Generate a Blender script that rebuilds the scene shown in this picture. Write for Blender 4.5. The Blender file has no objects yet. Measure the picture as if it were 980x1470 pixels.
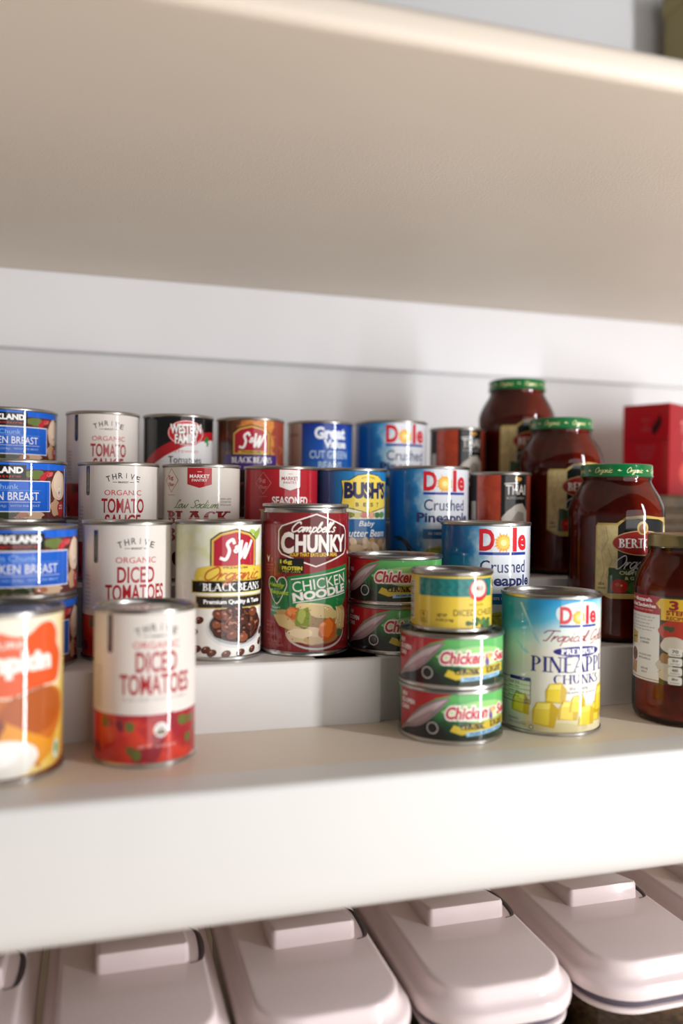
import bpy, math, random
from mathutils import Vector, Matrix
from mathutils.geometry import tessellate_polygon
random.seed(7)
S = 0.001                      # everything below is written in millimetres
SC = bpy.context.scene
COL = SC.collection
PI = math.pi
R = math.radians

# ------------------------------------------------------------------ camera
FPX, YAW, PITCH, ROLL, CAMZ = 1194.0, R(16.46), R(0.80), R(0.69), 190.5
cd = bpy.data.cameras.new('camera')
cam = bpy.data.objects.new('camera', cd)
COL.objects.link(cam)
SC.camera = cam
cd.sensor_fit = 'VERTICAL'
cd.sensor_height = 36.0
cd.lens = FPX / 1470 * 36
F = Vector((math.sin(YAW) * math.cos(PITCH), math.cos(YAW) * math.cos(PITCH), -math.sin(PITCH)))
Rt = Vector((math.cos(YAW), -math.sin(YAW), 0))
U = Rt.cross(F)
c_, s_ = math.cos(ROLL), math.sin(ROLL)
Rr, Ur = c_ * Rt + s_ * U, -s_ * Rt + c_ * U
M3 = Matrix((Rr, Ur, -F)).transposed()
cam.matrix_world = Matrix.Translation((0, 0, CAMZ * S)) @ M3.to_4x4()
cd.clip_start = 0.02
cd.dof.use_dof = True
cd.dof.focus_distance = 0.765
cd.dof.aperture_fstop = 1.85

# ------------------------------------------------------------------ world and lights
SC.view_settings.view_transform = 'Standard'
SC.view_settings.look = 'None'
SC.view_settings.gamma = 1.0
SC.view_settings.exposure = -0.1
w = bpy.data.worlds.new('room_light')
SC.world = w
w.use_nodes = True
wn = w.node_tree.nodes
wl = w.node_tree.links
tc = wn.new('ShaderNodeTexCoord')
sp = wn.new('ShaderNodeSeparateXYZ')
cr = wn.new('ShaderNodeValToRGB')
mr = wn.new('ShaderNodeMapRange')
mr.inputs[1].default_value = -1
wl.new(tc.outputs['Generated'], sp.inputs[0])
wl.new(sp.outputs['Z'], mr.inputs[0])
wl.new(mr.outputs[0], cr.inputs[0])
cr.color_ramp.elements[0].position = 0.25
cr.color_ramp.elements[0].color = (0.80, 0.70, 0.60, 1)
cr.color_ramp.elements[1].position = 0.6
cr.color_ramp.elements[1].color = (0.07, 0.07, 0.075, 1)
wl.new(cr.outputs[0], wn['Background'].inputs[0])
wn['Background'].inputs[1].default_value = 0.9


def area(name, loc, target, sx, sy, power, color):
    d = bpy.data.lights.new(name, 'AREA')
    d.shape = 'RECTANGLE'
    d.size, d.size_y = sx, sy
    d.energy = power
    d.color = color
    o = bpy.data.objects.new(name, d)
    COL.objects.link(o)
    o.location = loc
    o.rotation_euler = (Vector(target) - Vector(loc)).to_track_quat('-Z', 'Y').to_euler()
    return o


area('narrow_window_light', (1.25, -0.33, 0.22), (0.2, 0.75, 0.22), 0.095, 1.5, 26.0, (0.95, 0.97, 1.0))
area('doorway_light', (0.85, -1.05, -0.05), (0.25, 1.0, 0.15), 1.5, 1.7, 17.5, (1.0, 0.985, 0.97))

# ------------------------------------------------------------------ materials
MATS = {}


def nodes_of(m):
    m.use_nodes = True
    return m.node_tree.nodes, m.node_tree.links, m.node_tree.nodes['Principled BSDF']


def srgb(c):
    return tuple((x / 255 / 12.92) if x <= 10 else (((x / 255) + 0.055) / 1.055) ** 2.4 for x in c) + (1,)


def mat(name, rgb, rough=0.45, metal=0.0, coat=0.0, coat_r=0.1, bump=0.0, bscale=200, var=0.0, vscale=40):
    if name in MATS:
        return MATS[name]
    m = bpy.data.materials.new(name)
    n, l, b = nodes_of(m)
    b.inputs['Base Color'].default_value = srgb(rgb)
    b.inputs['Roughness'].default_value = rough
    b.inputs['Metallic'].default_value = metal
    b.inputs['Coat Weight'].default_value = coat
    b.inputs['Coat Roughness'].default_value = coat_r
    if coat:
        b.inputs['Specular IOR Level'].default_value = 0.15
    if bump or var:
        t = n.new('ShaderNodeTexCoord')
        ns = n.new('ShaderNodeTexNoise')
        ns.inputs['Scale'].default_value = bscale
        ns.inputs['Detail'].default_value = 4
        l.new(t.outputs['Object'], ns.inputs['Vector'])
        if bump:
            bp = n.new('ShaderNodeBump')
            bp.inputs['Strength'].default_value = bump
            bp.inputs['Distance'].default_value = 0.001
            l.new(ns.outputs['Fac'], bp.inputs['Height'])
            l.new(bp.outputs[0], b.inputs['Normal'])
        if var:
            n2 = n.new('ShaderNodeTexNoise')
            n2.inputs['Scale'].default_value = vscale
            l.new(t.outputs['Object'], n2.inputs['Vector'])
            rp = n.new('ShaderNodeValToRGB')
            c = srgb(rgb)
            rp.color_ramp.elements[0].position = 0.3
            rp.color_ramp.elements[1].position = 0.7
            rp.color_ramp.elements[0].color = tuple(x * (1 - var) for x in c[:3]) + (1,)
            rp.color_ramp.elements[1].color = tuple(min(1, x * (1 + var)) for x in c[:3]) + (1,)
            l.new(n2.outputs['Fac'], rp.inputs[0])
            l.new(rp.outputs[0], b.inputs['Base Color'])
    MATS[name] = m
    return m


GLOSS = dict(rough=0.6, coat=1.0, coat_r=0.055)
SATIN = dict(rough=0.5, coat=0.35, coat_r=0.16)


def ink(rgb, st=GLOSS):
    return mat('ink_%02x%02x%02x' % rgb + ('' if st is GLOSS else '_satin'), rgb, **st)


def grad(name, a, b_, c, amp, scale, stops, st=GLOSS):
    """printed gradient: factor = a*u + b*v + c + amp*(noise-.5), u and v in units of 100 mm on the label"""
    if name in MATS:
        return MATS[name]
    m = bpy.data.materials.new(name)
    n, l, b = nodes_of(m)
    b.inputs['Roughness'].default_value = st['rough']
    b.inputs['Coat Weight'].default_value = st['coat']
    b.inputs['Coat Roughness'].default_value = st['coat_r']
    b.inputs['Specular IOR Level'].default_value = 0.15
    uv = n.new('ShaderNodeUVMap')
    dt = n.new('ShaderNodeVectorMath')
    dt.operation = 'DOT_PRODUCT'
    dt.inputs[1].default_value = (a, b_, 0)
    l.new(uv.outputs[0], dt.inputs[0])
    ns = n.new('ShaderNodeTexNoise')
    ns.inputs['Scale'].default_value = scale
    ns.inputs['Detail'].default_value = 3
    l.new(uv.outputs[0], ns.inputs['Vector'])
    ma = n.new('ShaderNodeMath')
    ma.operation = 'MULTIPLY_ADD'
    ma.inputs[1].default_value = amp
    l.new(ns.outputs['Fac'], ma.inputs[0])
    l.new(dt.outputs['Value'], ma.inputs[2])
    ad = n.new('ShaderNodeMath')
    ad.inputs[1].default_value = c - amp / 2
    l.new(ma.outputs[0], ad.inputs[0])
    rp = n.new('ShaderNodeValToRGB')
    while len(rp.color_ramp.elements) < len(stops):
        rp.color_ramp.elements.new(0.5)
    for e, (p, col) in zip(rp.color_ramp.elements, stops):
        e.position = p
        e.color = srgb(col)
    l.new(ad.outputs[0], rp.inputs[0])
    l.new(rp.outputs[0], b.inputs['Base Color'])
    MATS[name] = m
    return m


def glass_mat(name, tint=(1, 1, 1), gloss_r=0.03):
    m = bpy.data.materials.new(name)
    m.use_nodes = True
    n, l = m.node_tree.nodes, m.node_tree.links
    n.remove(n['Principled BSDF'])
    tr = n.new('ShaderNodeBsdfTransparent')
    tr.inputs[0].default_value = tint + (1,)
    gl = n.new('ShaderNodeBsdfGlossy')
    gl.inputs['Roughness'].default_value = gloss_r
    fr = n.new('ShaderNodeFresnel')
    fr.inputs[0].default_value = 1.5
    mx = n.new('ShaderNodeMixShader')
    l.new(fr.outputs[0], mx.inputs[0])
    l.new(tr.outputs[0], mx.inputs[1])
    l.new(gl.outputs[0], mx.inputs[2])
    l.new(mx.outputs[0], n['Material Output'].inputs[0])
    return m


TIN = mat('tin_plate', (190, 188, 184), rough=0.26, metal=1.0, bump=0.02, bscale=300)
DTIN = mat('tin_lid', (172, 168, 162), rough=0.3, metal=1.0, bump=0.03, bscale=300)
PAINT = mat('white_shelf_paint', (222, 207, 188), rough=0.38, bump=0.05, bscale=260, var=0.02, vscale=9)
UPAINT = mat('shelf_underside_paint', (220, 207, 192), rough=0.45, bump=0.30, bscale=420, var=0.025, vscale=5)
WALLM = mat('white_wall_paint', (228, 227, 228), rough=0.6, bump=0.08, bscale=120, var=0.015, vscale=4)
CLEAT = mat('white_batten_paint', (233, 233, 236), rough=0.45, bump=0.05, bscale=150, var=0.01, vscale=5)
RISER = mat('white_riser_plastic', (222, 218, 214), rough=0.36, bump=0.04, bscale=300, var=0.015, vscale=14)
LIDW = mat('white_lid_plastic', (232, 214, 212), rough=0.2, coat=0.3, coat_r=0.08)
GASK = mat('clear_grey_gasket', (92, 84, 96), rough=0.25, coat=0.5)
GLASS = glass_mat('clear_glass')
PLAST = glass_mat('clear_plastic', (0.93, 0.92, 0.88), 0.06)

# ------------------------------------------------------------------ mesh helpers


def mesh_obj(name, verts, faces, mats, parent=None, smooth=False, midx=None, loc=(0, 0, 0), rz=0, sharp=None):
    me = bpy.data.meshes.new(name)
    me.from_pydata([(x * S, y * S, z * S) for x, y, z in verts], [], faces)
    for m in (mats if isinstance(mats, (list, tuple)) else [mats]):
        me.materials.append(m)
    if midx:
        me.polygons.foreach_set('material_index', midx)
    if smooth:
        me.polygons.foreach_set('use_smooth', [True] * len(me.polygons))
        if sharp:
            me.set_sharp_from_angle(angle=R(sharp))
    me.update()
    return link(name, me, parent, loc, rz)


def link(name, me, parent=None, loc=(0, 0, 0), rz=0):
    o = bpy.data.objects.new(name, me)
    COL.objects.link(o)
    o.location = [c * S for c in loc]
    o.rotation_euler = (0, 0, rz)
    if parent:
        o.parent = parent
    return o


def thing(name, label, cat, loc=(0, 0, 0), rz=0, group=None):
    o = link(name, None, None, loc, rz)
    o.empty_display_size = 0.02
    o['label'] = label
    o['category'] = cat
    if group:
        o['group'] = group
    return o


def tag(o, label=None, cat=None, group=None, kind=None):
    for k, v in (('label', label), ('category', cat), ('group', group), ('kind', kind)):
        if v:
            o[k] = v
    return o


def lathe(prof, n=72, cap_lo=True, cap_hi=True):
    vs, fs = [], []
    for r, z in prof:
        for i in range(n):
            a = 2 * PI * i / n
            vs.append((r * math.cos(a), r * math.sin(a), z))
    for k in range(len(prof) - 1):
        for i in range(n):
            j = (i + 1) % n
            fs.append((k * n + i, k * n + j, (k + 1) * n + j, (k + 1) * n + i))
    if cap_lo:
        fs.append(tuple(range(n - 1, -1, -1)))
    if cap_hi:
        o = (len(prof) - 1) * n
        fs.append(tuple(o + i for i in range(n)))
    return vs, fs


def box(x0, x1, y0, y1, z0, z1, b=0.0):
    """box with bevelled edges (chamfer b)"""
    if b <= 0:
        v = [(x, y, z) for z in (z0, z1) for y in (y0, y1) for x in (x0, x1)]
        return v, [(0, 2, 3, 1), (4, 5, 7, 6), (0, 1, 5, 4), (2, 6, 7, 3), (0, 4, 6, 2), (1, 3, 7, 5)]
    return rbox(x0, x1, y0, y1, [(z0, b), (z0 + b, 0), (z1 - b, 0), (z1, b)], b * 1.2, 2)


def rrect(x0, x1, y0, y1, r, n=6):
    pts = []
    for cx, cy, a0 in ((x1 - r, y0 + r, -90), (x1 - r, y1 - r, 0), (x0 + r, y1 - r, 90), (x0 + r, y0 + r, 180)):
        for i in range(n + 1):
            a = R(a0 + 90 * i / n)
            pts.append((cx + r * math.cos(a), cy + r * math.sin(a)))
    return pts


def rbox(x0, x1, y0, y1, levels, r, n=6, cap_lo=True, cap_hi=True):
    """stack of rounded rectangles: levels = [(z, inset)]"""
    vs, fs = [], []
    for z, i in levels:
        rr = max(0.2, r - i)
        for p in rrect(x0 + i, x1 - i, y0 + i, y1 - i, rr, n):
            vs.append((p[0], p[1], z))
    m = 4 * (n + 1)
    for k in range(len(levels) - 1):
        for i in range(m):
            j = (i + 1) % m
            fs.append((k * m + i, k * m + j, (k + 1) * m + j, (k + 1) * m + i))
    if cap_lo:
        fs.append(tuple(range(m - 1, -1, -1)))
    if cap_hi:
        o = (len(levels) - 1) * m
        fs.append(tuple(o + i for i in range(m)))
    return vs, fs


def extrude_x(prof, x0, x1):
    """prof: (y,z) loop counter-clockwise seen from +X"""
    n = len(prof)
    vs = [(x0, y, z) for y, z in prof] + [(x1, y, z) for y, z in prof]
    fs = [(i, (i + 1) % n, n + (i + 1) % n, n + i) for i in range(n)]
    tri = tessellate_polygon([[Vector((y, z, 0)) for y, z in prof]])
    fs += [tuple(reversed(t)) for t in tri] + [tuple(n + i for i in t) for t in tri]
    return vs, fs


# ------------------------------------------------------------------ lettering and label art
_TC = {}


def glyphs(s, bold=0.0):
    key = (s, round(bold, 3))
    if key not in _TC:
        c = bpy.data.curves.new('lettering_tmp', 'FONT')
        c.body = s
        c.offset = bold
        c.resolution_u = 3
        c.fill_mode = 'FRONT'
        o = bpy.data.objects.new('lettering_tmp', c)
        me = o.to_mesh()
        me.calc_loop_triangles()
        vs = [(v.co.x, v.co.y) for v in me.vertices]
        ts = [tuple(vs[i] for i in t.vertices) for t in me.loop_triangles]
        o.to_mesh_clear()
        bpy.data.objects.remove(o)
        bpy.data.curves.remove(c)
        xs = [p[0] for t in ts for p in t] or [0, 1]
        ys = [p[1] for t in ts for p in t] or [0, 1]
        _TC[key] = (ts, (min(xs), max(xs), min(ys), max(ys)))
    return _TC[key]


def spline(pts, n=5):
    if len(pts) < 3:
        return pts
    out = []
    P = [pts[0]] + list(pts) + [pts[-1]]
    for i in range(1, len(P) - 2):
        for k in range(n):
            t = k / n
            q = []
            for d in (0, 1):
                a, b, c, e = P[i - 1][d], P[i][d], P[i + 1][d], P[i + 2][d]
                q.append(0.5 * (2 * b + (c - a) * t + (2 * a - 5 * b + 4 * c - e) * t * t + (3 * b - a - 3 * c + e) * t ** 3))
            out.append(tuple(q))
    out.append(pts[-1])
    return out


SCRIPT = {
    'a': (.46, [[(.4, .42), (.2, .5), (.02, .25), (.15, 0), (.38, .3), (.42, .5), (.4, .1), (.5, .05)]]),
    'b': (.42, [[(0, .1), (.2, .8), (.15, 1), (.05, .7), (.05, .1), (.2, 0), (.38, .25), (.2, .48)]]),
    'c': (.38, [[(.35, .42), (.2, .5), (.02, .25), (.15, 0), (.4, .1)]]),
    'd': (.48, [[(.38, .42), (.2, .5), (.02, .25), (.15, 0), (.38, .3), (.48, 1), (.42, .1), (.52, .05)]]),
    'e': (.36, [[(.05, .22), (.35, .35), (.22, .5), (.02, .25), (.15, 0), (.4, .1)]]),
    'g': (.46, [[(.4, .42), (.2, .5), (.02, .25), (.15, .02), (.38, .3), (.4, .5), (.35, -.25), (.15, -.4), (.08, -.25), (.5, .1)]]),
    'i': (.24, [[(.05, .1), (.12, .5), (.1, .08), (.25, .05)], [(.13, .68), (.15, .72)]]),
    'l': (.22, [[(0, .1), (.2, .8), (.15, 1), (.05, .6), (.08, .05), (.25, .05)]]),
    'm': (.68, [[(0, 0), (.05, .5), (.05, .1), (.18, .48), (.27, .4), (.27, .05), (.4, .48), (.52, .4), (.5, .05), (.65, .05)]]),
    'n': (.45, [[(0, 0), (.05, .5), (.05, .1), (.2, .48), (.3, .4), (.3, .05), (.45, .05)]]),
    'o': (.4, [[(.25, .5), (.02, .25), (.18, 0), (.38, .25), (.25, .5), (.42, .45)]]),
    'p': (.42, [[(.05, .5), (0, -.4), (.05, .2), (.2, .5), (.38, .25), (.2, 0), (.06, .1)]]),
    'r': (.32, [[(0, 0), (.05, .5), (.08, .25), (.2, .48), (.32, .45)]]),
    's': (.3, [[(.3, .42), (.15, .5), (.1, .35), (.28, .15), (.15, 0), (0, .08)]]),
    'u': (.46, [[(.02, .5), (.03, .1), (.15, 0), (.32, .2), (.35, .5), (.35, .08), (.5, .05)]]),
    'w': (.6, [[(.02, .5), (.05, .1), (.15, 0), (.3, .4), (.32, .05), (.45, .05), (.6, .5)]]),
    'C': (.56, [[(.6, .8), (.5, 1), (.25, .9), (.05, .4), (.2, 0), (.55, .15)]]),
    'O': (.7, [[(.4, 1), (.05, .6), (.1, .1), (.35, 0), (.65, .5), (.5, .95), (.3, .9)]]),
    'T': (.6, [[(-.1, .75), (.1, 1), (.85, .98)], [(.45, .97), (.3, .1), (.08, .05)]]),
    'G': (.62, [[(.6, .8), (.5, 1), (.25, .9), (.05, .4), (.2, .05), (.5, .4), (.5, -.1), (.2, -.3)]]),
    'L': (.5, [[(.45, .8), (.5, 1), (.35, .95), (.2, .1), (.05, 0), (.3, .05), (.55, 0)]]),
    'S': (.52, [[(.58, .82), (.42, 1), (.2, .8), (.42, .45), (.35, .05), (.05, .1)]]),
    'W': (.8, [[(.05, 1), (.15, .05), (.45, .85), (.48, .05), (.85, 1)]]),
    '&': (.4, [[(.35, .1), (.1, .55), (.25, .7), (.3, .5), (.05, .2), (.2, 0), (.4, .3)]]),
    "'": (.14, [[(.08, 1), (.05, .8)]]),
    ' ': (.3, []),
}
# serif capitals: ('v', x) thick stem, ('t', x0,y0,x1,y1) thick, ('n', ...) thin, ('c', cx,cy,rx,ry,a0,a1) modulated arc
SERIF = {
    'A': (.78, [('n', .05, 0, .38, 1), ('t', .38, 1, .70, 0), ('n', .18, .36, .56, .36)]),
    'B': (.62, [('v', .14), ('c', .22, .76, .30, .24, -90, 90), ('c', .22, .27, .36, .27, -90, 90)]),
    'C': (.72, [('c', .42, .5, .36, .5, 50, 310)]),
    'D': (.76, [('v', .14), ('c', .22, .5, .46, .5, -90, 90)]),
    'E': (.58, [('v', .14), ('n', .14, 1, .52, 1), ('n', .14, .52, .44, .52), ('n', .14, 0, .54, 0)]),
    'F': (.56, [('v', .14), ('n', .14, 1, .52, 1), ('n', .14, .52, .44, .52)]),
    'G': (.76, [('c', .42, .5, .36, .5, 50, 350), ('t', .68, .05, .68, .42)]),
    'H': (.78, [('v', .14), ('v', .64), ('n', .14, .52, .64, .52)]),
    'I': (.34, [('v', .17)]),
    'K': (.72, [('v', .14), ('n', .16, .42, .6, 1), ('t', .28, .55, .66, 0)]),
    'L': (.56, [('v', .14), ('n', .14, 0, .52, 0)]),
    'M': (.92, [('n', .12, 0, .16, 1), ('t', .16, 1, .44, .05), ('n', .44, .05, .74, 1), ('v', .76)]),
    'N': (.78, [('n', .12, 0, .12, 1), ('t', .12, 1, .64, 0), ('n', .64, 0, .64, 1)]),
    'O': (.82, [('c', .41, .5, .37, .5, 0, 360)]),
    'P': (.62, [('v', .14), ('c', .22, .72, .34, .28, -90, 90)]),
    'R': (.70, [('v', .14), ('c', .22, .74, .32, .26, -90, 90), ('t', .34, .48, .64, 0)]),
    'S': (.56, [('c', .29, .75, .22, .25, 40, 270), ('c', .28, .25, .24, .25, 90, -140)]),
    'T': (.66, [('v', .33), ('n', .02, 1, .64, 1)]),
    'U': (.76, [('t', .14, 1, .14, .35), ('c', .37, .35, .24, .35, 180, 360), ('n', .62, .35, .62, 1)]),
    'Y': (.70, [('t', .06, 1, .35, .45), ('n', .35, .45, .64, 1), ('t', .35, 0, .35, .45)]),
    ' ': (.3, []),
}


class Art:
    """printed artwork laid out in millimetres (u across, v up), later wrapped round a can or laid on a face"""

    def __init__(self, r=None, off=0.0):
        self.r, self.off, self.t = r, off, []      # t: (material, layer, tri)
        self.mats = []

    def add(self, m, layer, tri, shift=True):
        if not isinstance(m, bpy.types.Material):
            m = ink(m)
        if m not in self.mats:
            self.mats.append(m)
        o = self.off if shift else 0
        self.t.append((self.mats.index(m), layer, [(p[0] + o, p[1]) for p in tri]))

    def poly(self, m, pts, layer=1):
        for t in tessellate_polygon([[Vector((p[0], p[1], 0)) for p in pts]]):
            self.add(m, layer, [pts[i] for i in t])

    def rect(self, m, x0, x1, y0, y1, layer=1):
        self.poly(m, [(x0, y0), (x1, y0), (x1, y1), (x0, y1)], layer)

    def ell(self, m, cx, cy, rx, ry, layer=1, rot=0, n=20):
        c, s = math.cos(R(rot)), math.sin(R(rot))
        P = []
        for i in range(n):
            a = 2 * PI * i / n
            x, y = rx * math.cos(a), ry * math.sin(a)
            P.append((cx + x * c - y * s, cy + x * s + y * c))
        for i in range(1, n - 1):
            self.add(m, layer, [P[0], P[i], P[i + 1]])

    def blob(self, m, cx, cy, rx, ry, layer=1, rot=0, j=0.15, n=14, seed=1):
        rd = random.Random(seed)
        c, s = math.cos(R(rot)), math.sin(R(rot))
        P = []
        for i in range(n):
            a = 2 * PI * i / n
            k = 1 + rd.uniform(-j, j)
            x, y = rx * k * math.cos(a), ry * k * math.sin(a)
            P.append((cx + x * c - y * s, cy + x * s + y * c))
        Q = spline(P + [P[0]], 3)[:-1]
        self.poly(m, Q, layer)

    def line(self, m, pts, wd, layer=1, closed=False):
        P = list(pts) + ([pts[0]] if closed else [])
        for (x0, y0), (x1, y1) in zip(P[:-1], P[1:]):
            L = math.hypot(x1 - x0, y1 - y0)
            if L < 1e-6:
                continue
            ex = wd * 0.25 / L
            nx, ny = -(y1 - y0) / L * wd / 2, (x1 - x0) / L * wd / 2
            dx, dy = (x1 - x0) * ex, (y1 - y0) * ex
            a, b = (x0 - dx, y0 - dy), (x1 + dx, y1 + dy)
            q = [(a[0] - nx, a[1] - ny), (b[0] - nx, b[1] - ny), (b[0] + nx, b[1] + ny), (a[0] + nx, a[1] + ny)]
            self.add(m, layer, [q[0], q[1], q[2]])
            self.add(m, layer, [q[0], q[2], q[3]])

    def text(self, m, s, cx, cy, wd, ht, layer=2, bold=0.0, shear=0.0, rot=0.0, arc=0.0):
        ts, _ = glyphs(s, bold)
        _, (x0, x1, y0, y1) = glyphs(s, 0.0)
        kx, ky = wd / (x1 - x0), ht / (y1 - y0)
        mx, my = (x0 + x1) / 2, (y0 + y1) / 2
        c, sn = math.cos(R(rot)), math.sin(R(rot))
        for t in ts:
            q = []
            for x, y in t:
                X, Y = (x - mx) * kx, (y - my) * ky
                X += Y * shear
                if arc:
                    Y += arc * (1 - (2 * X / wd) ** 2)
                q.append((cx + X * c - Y * sn, cy + X * sn + Y * c))
            self.add(m, layer, q)

    def script(self, m, s, cx, cy, wd, ht, th, layer=2, shear=0.25, rot=0.0):
        x = 0
        st = []
        for ch in s:
            a, strokes = SCRIPT[ch]
            for k in strokes:
                st.append([(p[0] + x + p[1] * shear, p[1]) for p in spline(k, 4)])
            x += a
        xs = [p[0] for k in st for p in k]
        x0, x1 = min(xs), max(xs)
        k_ = wd / (x1 - x0)
        c, sn = math.cos(R(rot)), math.sin(R(rot))
        for k in st:
            P = []
            for px, py in k:
                X, Y = (px - (x0 + x1) / 2) * k_, (py - 0.45) * ht
                P.append((cx + X * c - Y * sn, cy + X * sn + Y * c))
            self.line(m, P, th, layer)

    def serif(self, m, s, cx, cy, wd, ht, layer=2, thick=0.17, thin=0.07, shear=0.0, rot=0.0):
        tot = sum(SERIF[ch][0] for ch in s)
        k = wd / tot
        x = -tot / 2
        c, sn = math.cos(R(rot)), math.sin(R(rot))

        def T(px, py):
            X, Y = (x + px) * k, (py - 0.5) * ht
            X += Y * shear
            return (cx + X * c - Y * sn, cy + X * sn + Y * c)

        def seg(ax, ay, bx, by, w_):
            L = math.hypot(bx - ax, (by - ay)) or 1
            nx, ny = -(by - ay) / L * w_ / 2, (bx - ax) / L * w_ / 2
            q = [T(ax - nx, ay - ny), T(bx - nx, by - ny), T(bx + nx, by + ny), T(ax + nx, ay + ny)]
            self.add(m, layer, [q[0], q[1], q[2]])
            self.add(m, layer, [q[0], q[2], q[3]])
        for ch in s:
            a, items = SERIF[ch]
            for it in items:
                if it[0] == 'v':
                    it = ('t', it[1], 0, it[1], 1)
                if it[0] in 'tn':
                    _, ax, ay, bx, by = it
                    seg(ax, ay, bx, by, thick if it[0] == 't' else thin)
                    if abs(ay - by) > 0.3:
                        for ex, ey in ((ax, ay), (bx, by)):
                            if ey < 0.02 or ey > 0.98:
                                yy = thin / 2 if ey < 0.5 else 1 - thin / 2
                                seg(ex - thick * 0.95, yy, ex + thick * 0.95, yy, thin)
                else:
                    _, ox, oy, rx, ry, a0, a1 = it
                    n = max(6, int(abs(a1 - a0) / 18))
                    pr = None
                    for i in range(n + 1):
                        aa = R(a0 + (a1 - a0) * i / n)
                        wv = thin + (thick - thin) * abs(math.cos(aa))
                        ca, sa = math.cos(aa), math.sin(aa)
                        po = (ox + rx * ca, oy + ry * sa)
                        pi_ = (ox + (rx - wv) * ca, oy + (ry - max(wv * abs(ca), thin)) * sa)
                        if pr:
                            q = [T(*pr[0]), T(*po), T(*pi_), T(*pr[1])]
                            self.add(m, layer, [q[0], q[1], q[2]])
                            self.add(m, layer, [q[0], q[2], q[3]])
                        pr = (po, pi_)
            x += a

    def build(self, name, parent, base=None, v0=0, v1=0, step=2.2, arcdeg=360, **kw):
        """wrap round radius r; base = material of the whole paper sleeve between v0 and v1"""
        r = self.r
        vs, fs, mi, nm = [], [], [], []
        if base is not None:
            if base not in self.mats:
                self.mats.append(base)
            bi = self.mats.index(base)
            n = 96
            seam = PI
            for i in range(n + 1):
                a = -seam + 2 * seam * i / n
                for z in (v0, v1):
                    vs.append((a * r, z, 0))
                if i:
                    k = len(vs)
                    fs.append((k - 4, k - 2, k - 1, k - 3))
                    mi.append(bi)
        for m, layer, t in self.t:
            ar = (t[1][0] - t[0][0]) * (t[2][1] - t[0][1]) - (t[2][0] - t[0][0]) * (t[1][1] - t[0][1])
            if abs(ar) < 1e-7:
                continue
            if ar < 0:
                t = [t[0], t[2], t[1]]
            lo, hi = min(p[0] for p in t), max(p[0] for p in t)
            if r and hi - lo > step:
                k0, k1 = math.floor(lo / step), math.ceil(hi / step)
                cells = [(k * step, (k + 1) * step) for k in range(k0, k1)]
            else:
                cells = [(lo, hi)]
            for a, b in cells:
                P = t
                if len(cells) > 1:
                    for lim, sg in ((a, 1), (b, -1)):
                        Q = []
                        for i in range(len(P)):
                            p, q = P[i], P[(i + 1) % len(P)]
                            dp, dq = (p[0] - lim) * sg, (q[0] - lim) * sg
                            if dp >= 0:
                                Q.append(p)
                            if (dp > 0 > dq) or (dp < 0 < dq):
                                f = dp / (dp - dq)
                                Q.append((lim, p[1] + (q[1] - p[1]) * f))
                        P = Q
                        if len(P) < 3:
                            break
                    if len(P) < 3:
                        continue
                k = len(vs)
                vs.extend((p[0], p[1], layer) for p in P)
                fs.append(tuple(range(k, k + len(P))))
                mi.append(m)
        W = []
        for u, v, ly in vs:
            if r:
                a = u / r
                rr = r + 0.035 * ly
                W.append((rr * math.sin(a), -rr * math.cos(a), v))
                nm.append((math.sin(a), -math.cos(a), 0))
            else:
                W.append((u, -0.05 * ly, v))
        o = mesh_obj(name, W, fs, self.mats, parent, smooth=bool(r), midx=mi, **kw)
        me = o.data
        uv = me.uv_layers.new(name='UVMap')
        idx = [0] * len(me.loops)
        me.loops.foreach_get('vertex_index', idx)
        flat = []
        for i in idx:
            flat += (vs[i][0] / 100, vs[i][1] / 100)
        uv.data.foreach_set('uv', flat)
        if r:
            me.normals_split_custom_set_from_vertices(nm)
        return o


# ------------------------------------------------------------------ the setting
YW = 1136            # wall
v, f = box(-1600, 2600, YW, YW + 20, -700, 1600)
tag(mesh_obj('wall_back', v, f, WALLM), 'white painted pantry back wall behind the tins', kind='structure')
v, f = box(-1600, 2600, YW - 19.5, YW - 0.3, CAMZ + 186.9, CAMZ + 285.3, 1.2)
tag(mesh_obj('trim_1', v, f, CLEAT), 'white wooden batten under the upper shelf', kind='structure')


def bull(y0, y1, z0, z1, rt, rb, n=6):
    """shelf profile, front edge at y0 rounded with radii rt (top) and rb (bottom)"""
    P = [(y1, z0), (y1, z1)]
    for i in range(n + 1):
        a = R(90 + 90 * i / n)
        P.append((y0 + rt + rt * math.cos(a), z1 - rt + rt * math.sin(a)))
    for i in range(n + 1):
        a = R(180 + 90 * i / n)
        P.append((y0 + rb + rb * math.cos(a), z0 + rb + rb * math.sin(a)))
    return P


ZT = CAMZ + 285.6
v, f = extrude_x(bull(487.4, YW - 0.3, ZT, ZT + 25, 11, 8), -1500, 2500)
tag(mesh_obj('upper_shelf', v, f, UPAINT, smooth=True, sharp=35), 'white upper shelf board with rounded front edge', kind='structure')
v, f = extrude_x(bull(548, YW - 0.3, -20, 0, 1, 1), -1500, 2500)
sh = tag(mesh_obj('main_shelf', v, f, PAINT, smooth=True, sharp=35), 'white painted shelf that carries the tins', kind='structure')
v, f = extrude_x(bull(540.9, 575, -99.5, 0.05, 5, 28), -1500, 2500)
mesh_obj('front_fascia', v, f, mat('white_fascia_paint', (220, 217, 213), rough=0.4, bump=0.04, bscale=200, var=0.012, vscale=8), sh, smooth=True, sharp=35)
LOWZ = -365
v, f = extrude_x(bull(500, YW - 0.3, LOWZ - 25, LOWZ, 8, 8), -1500, 2500)
tag(mesh_obj('lower_shelf', v, f, PAINT, smooth=True, sharp=35), 'white lower shelf under the food containers', kind='structure')

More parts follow.
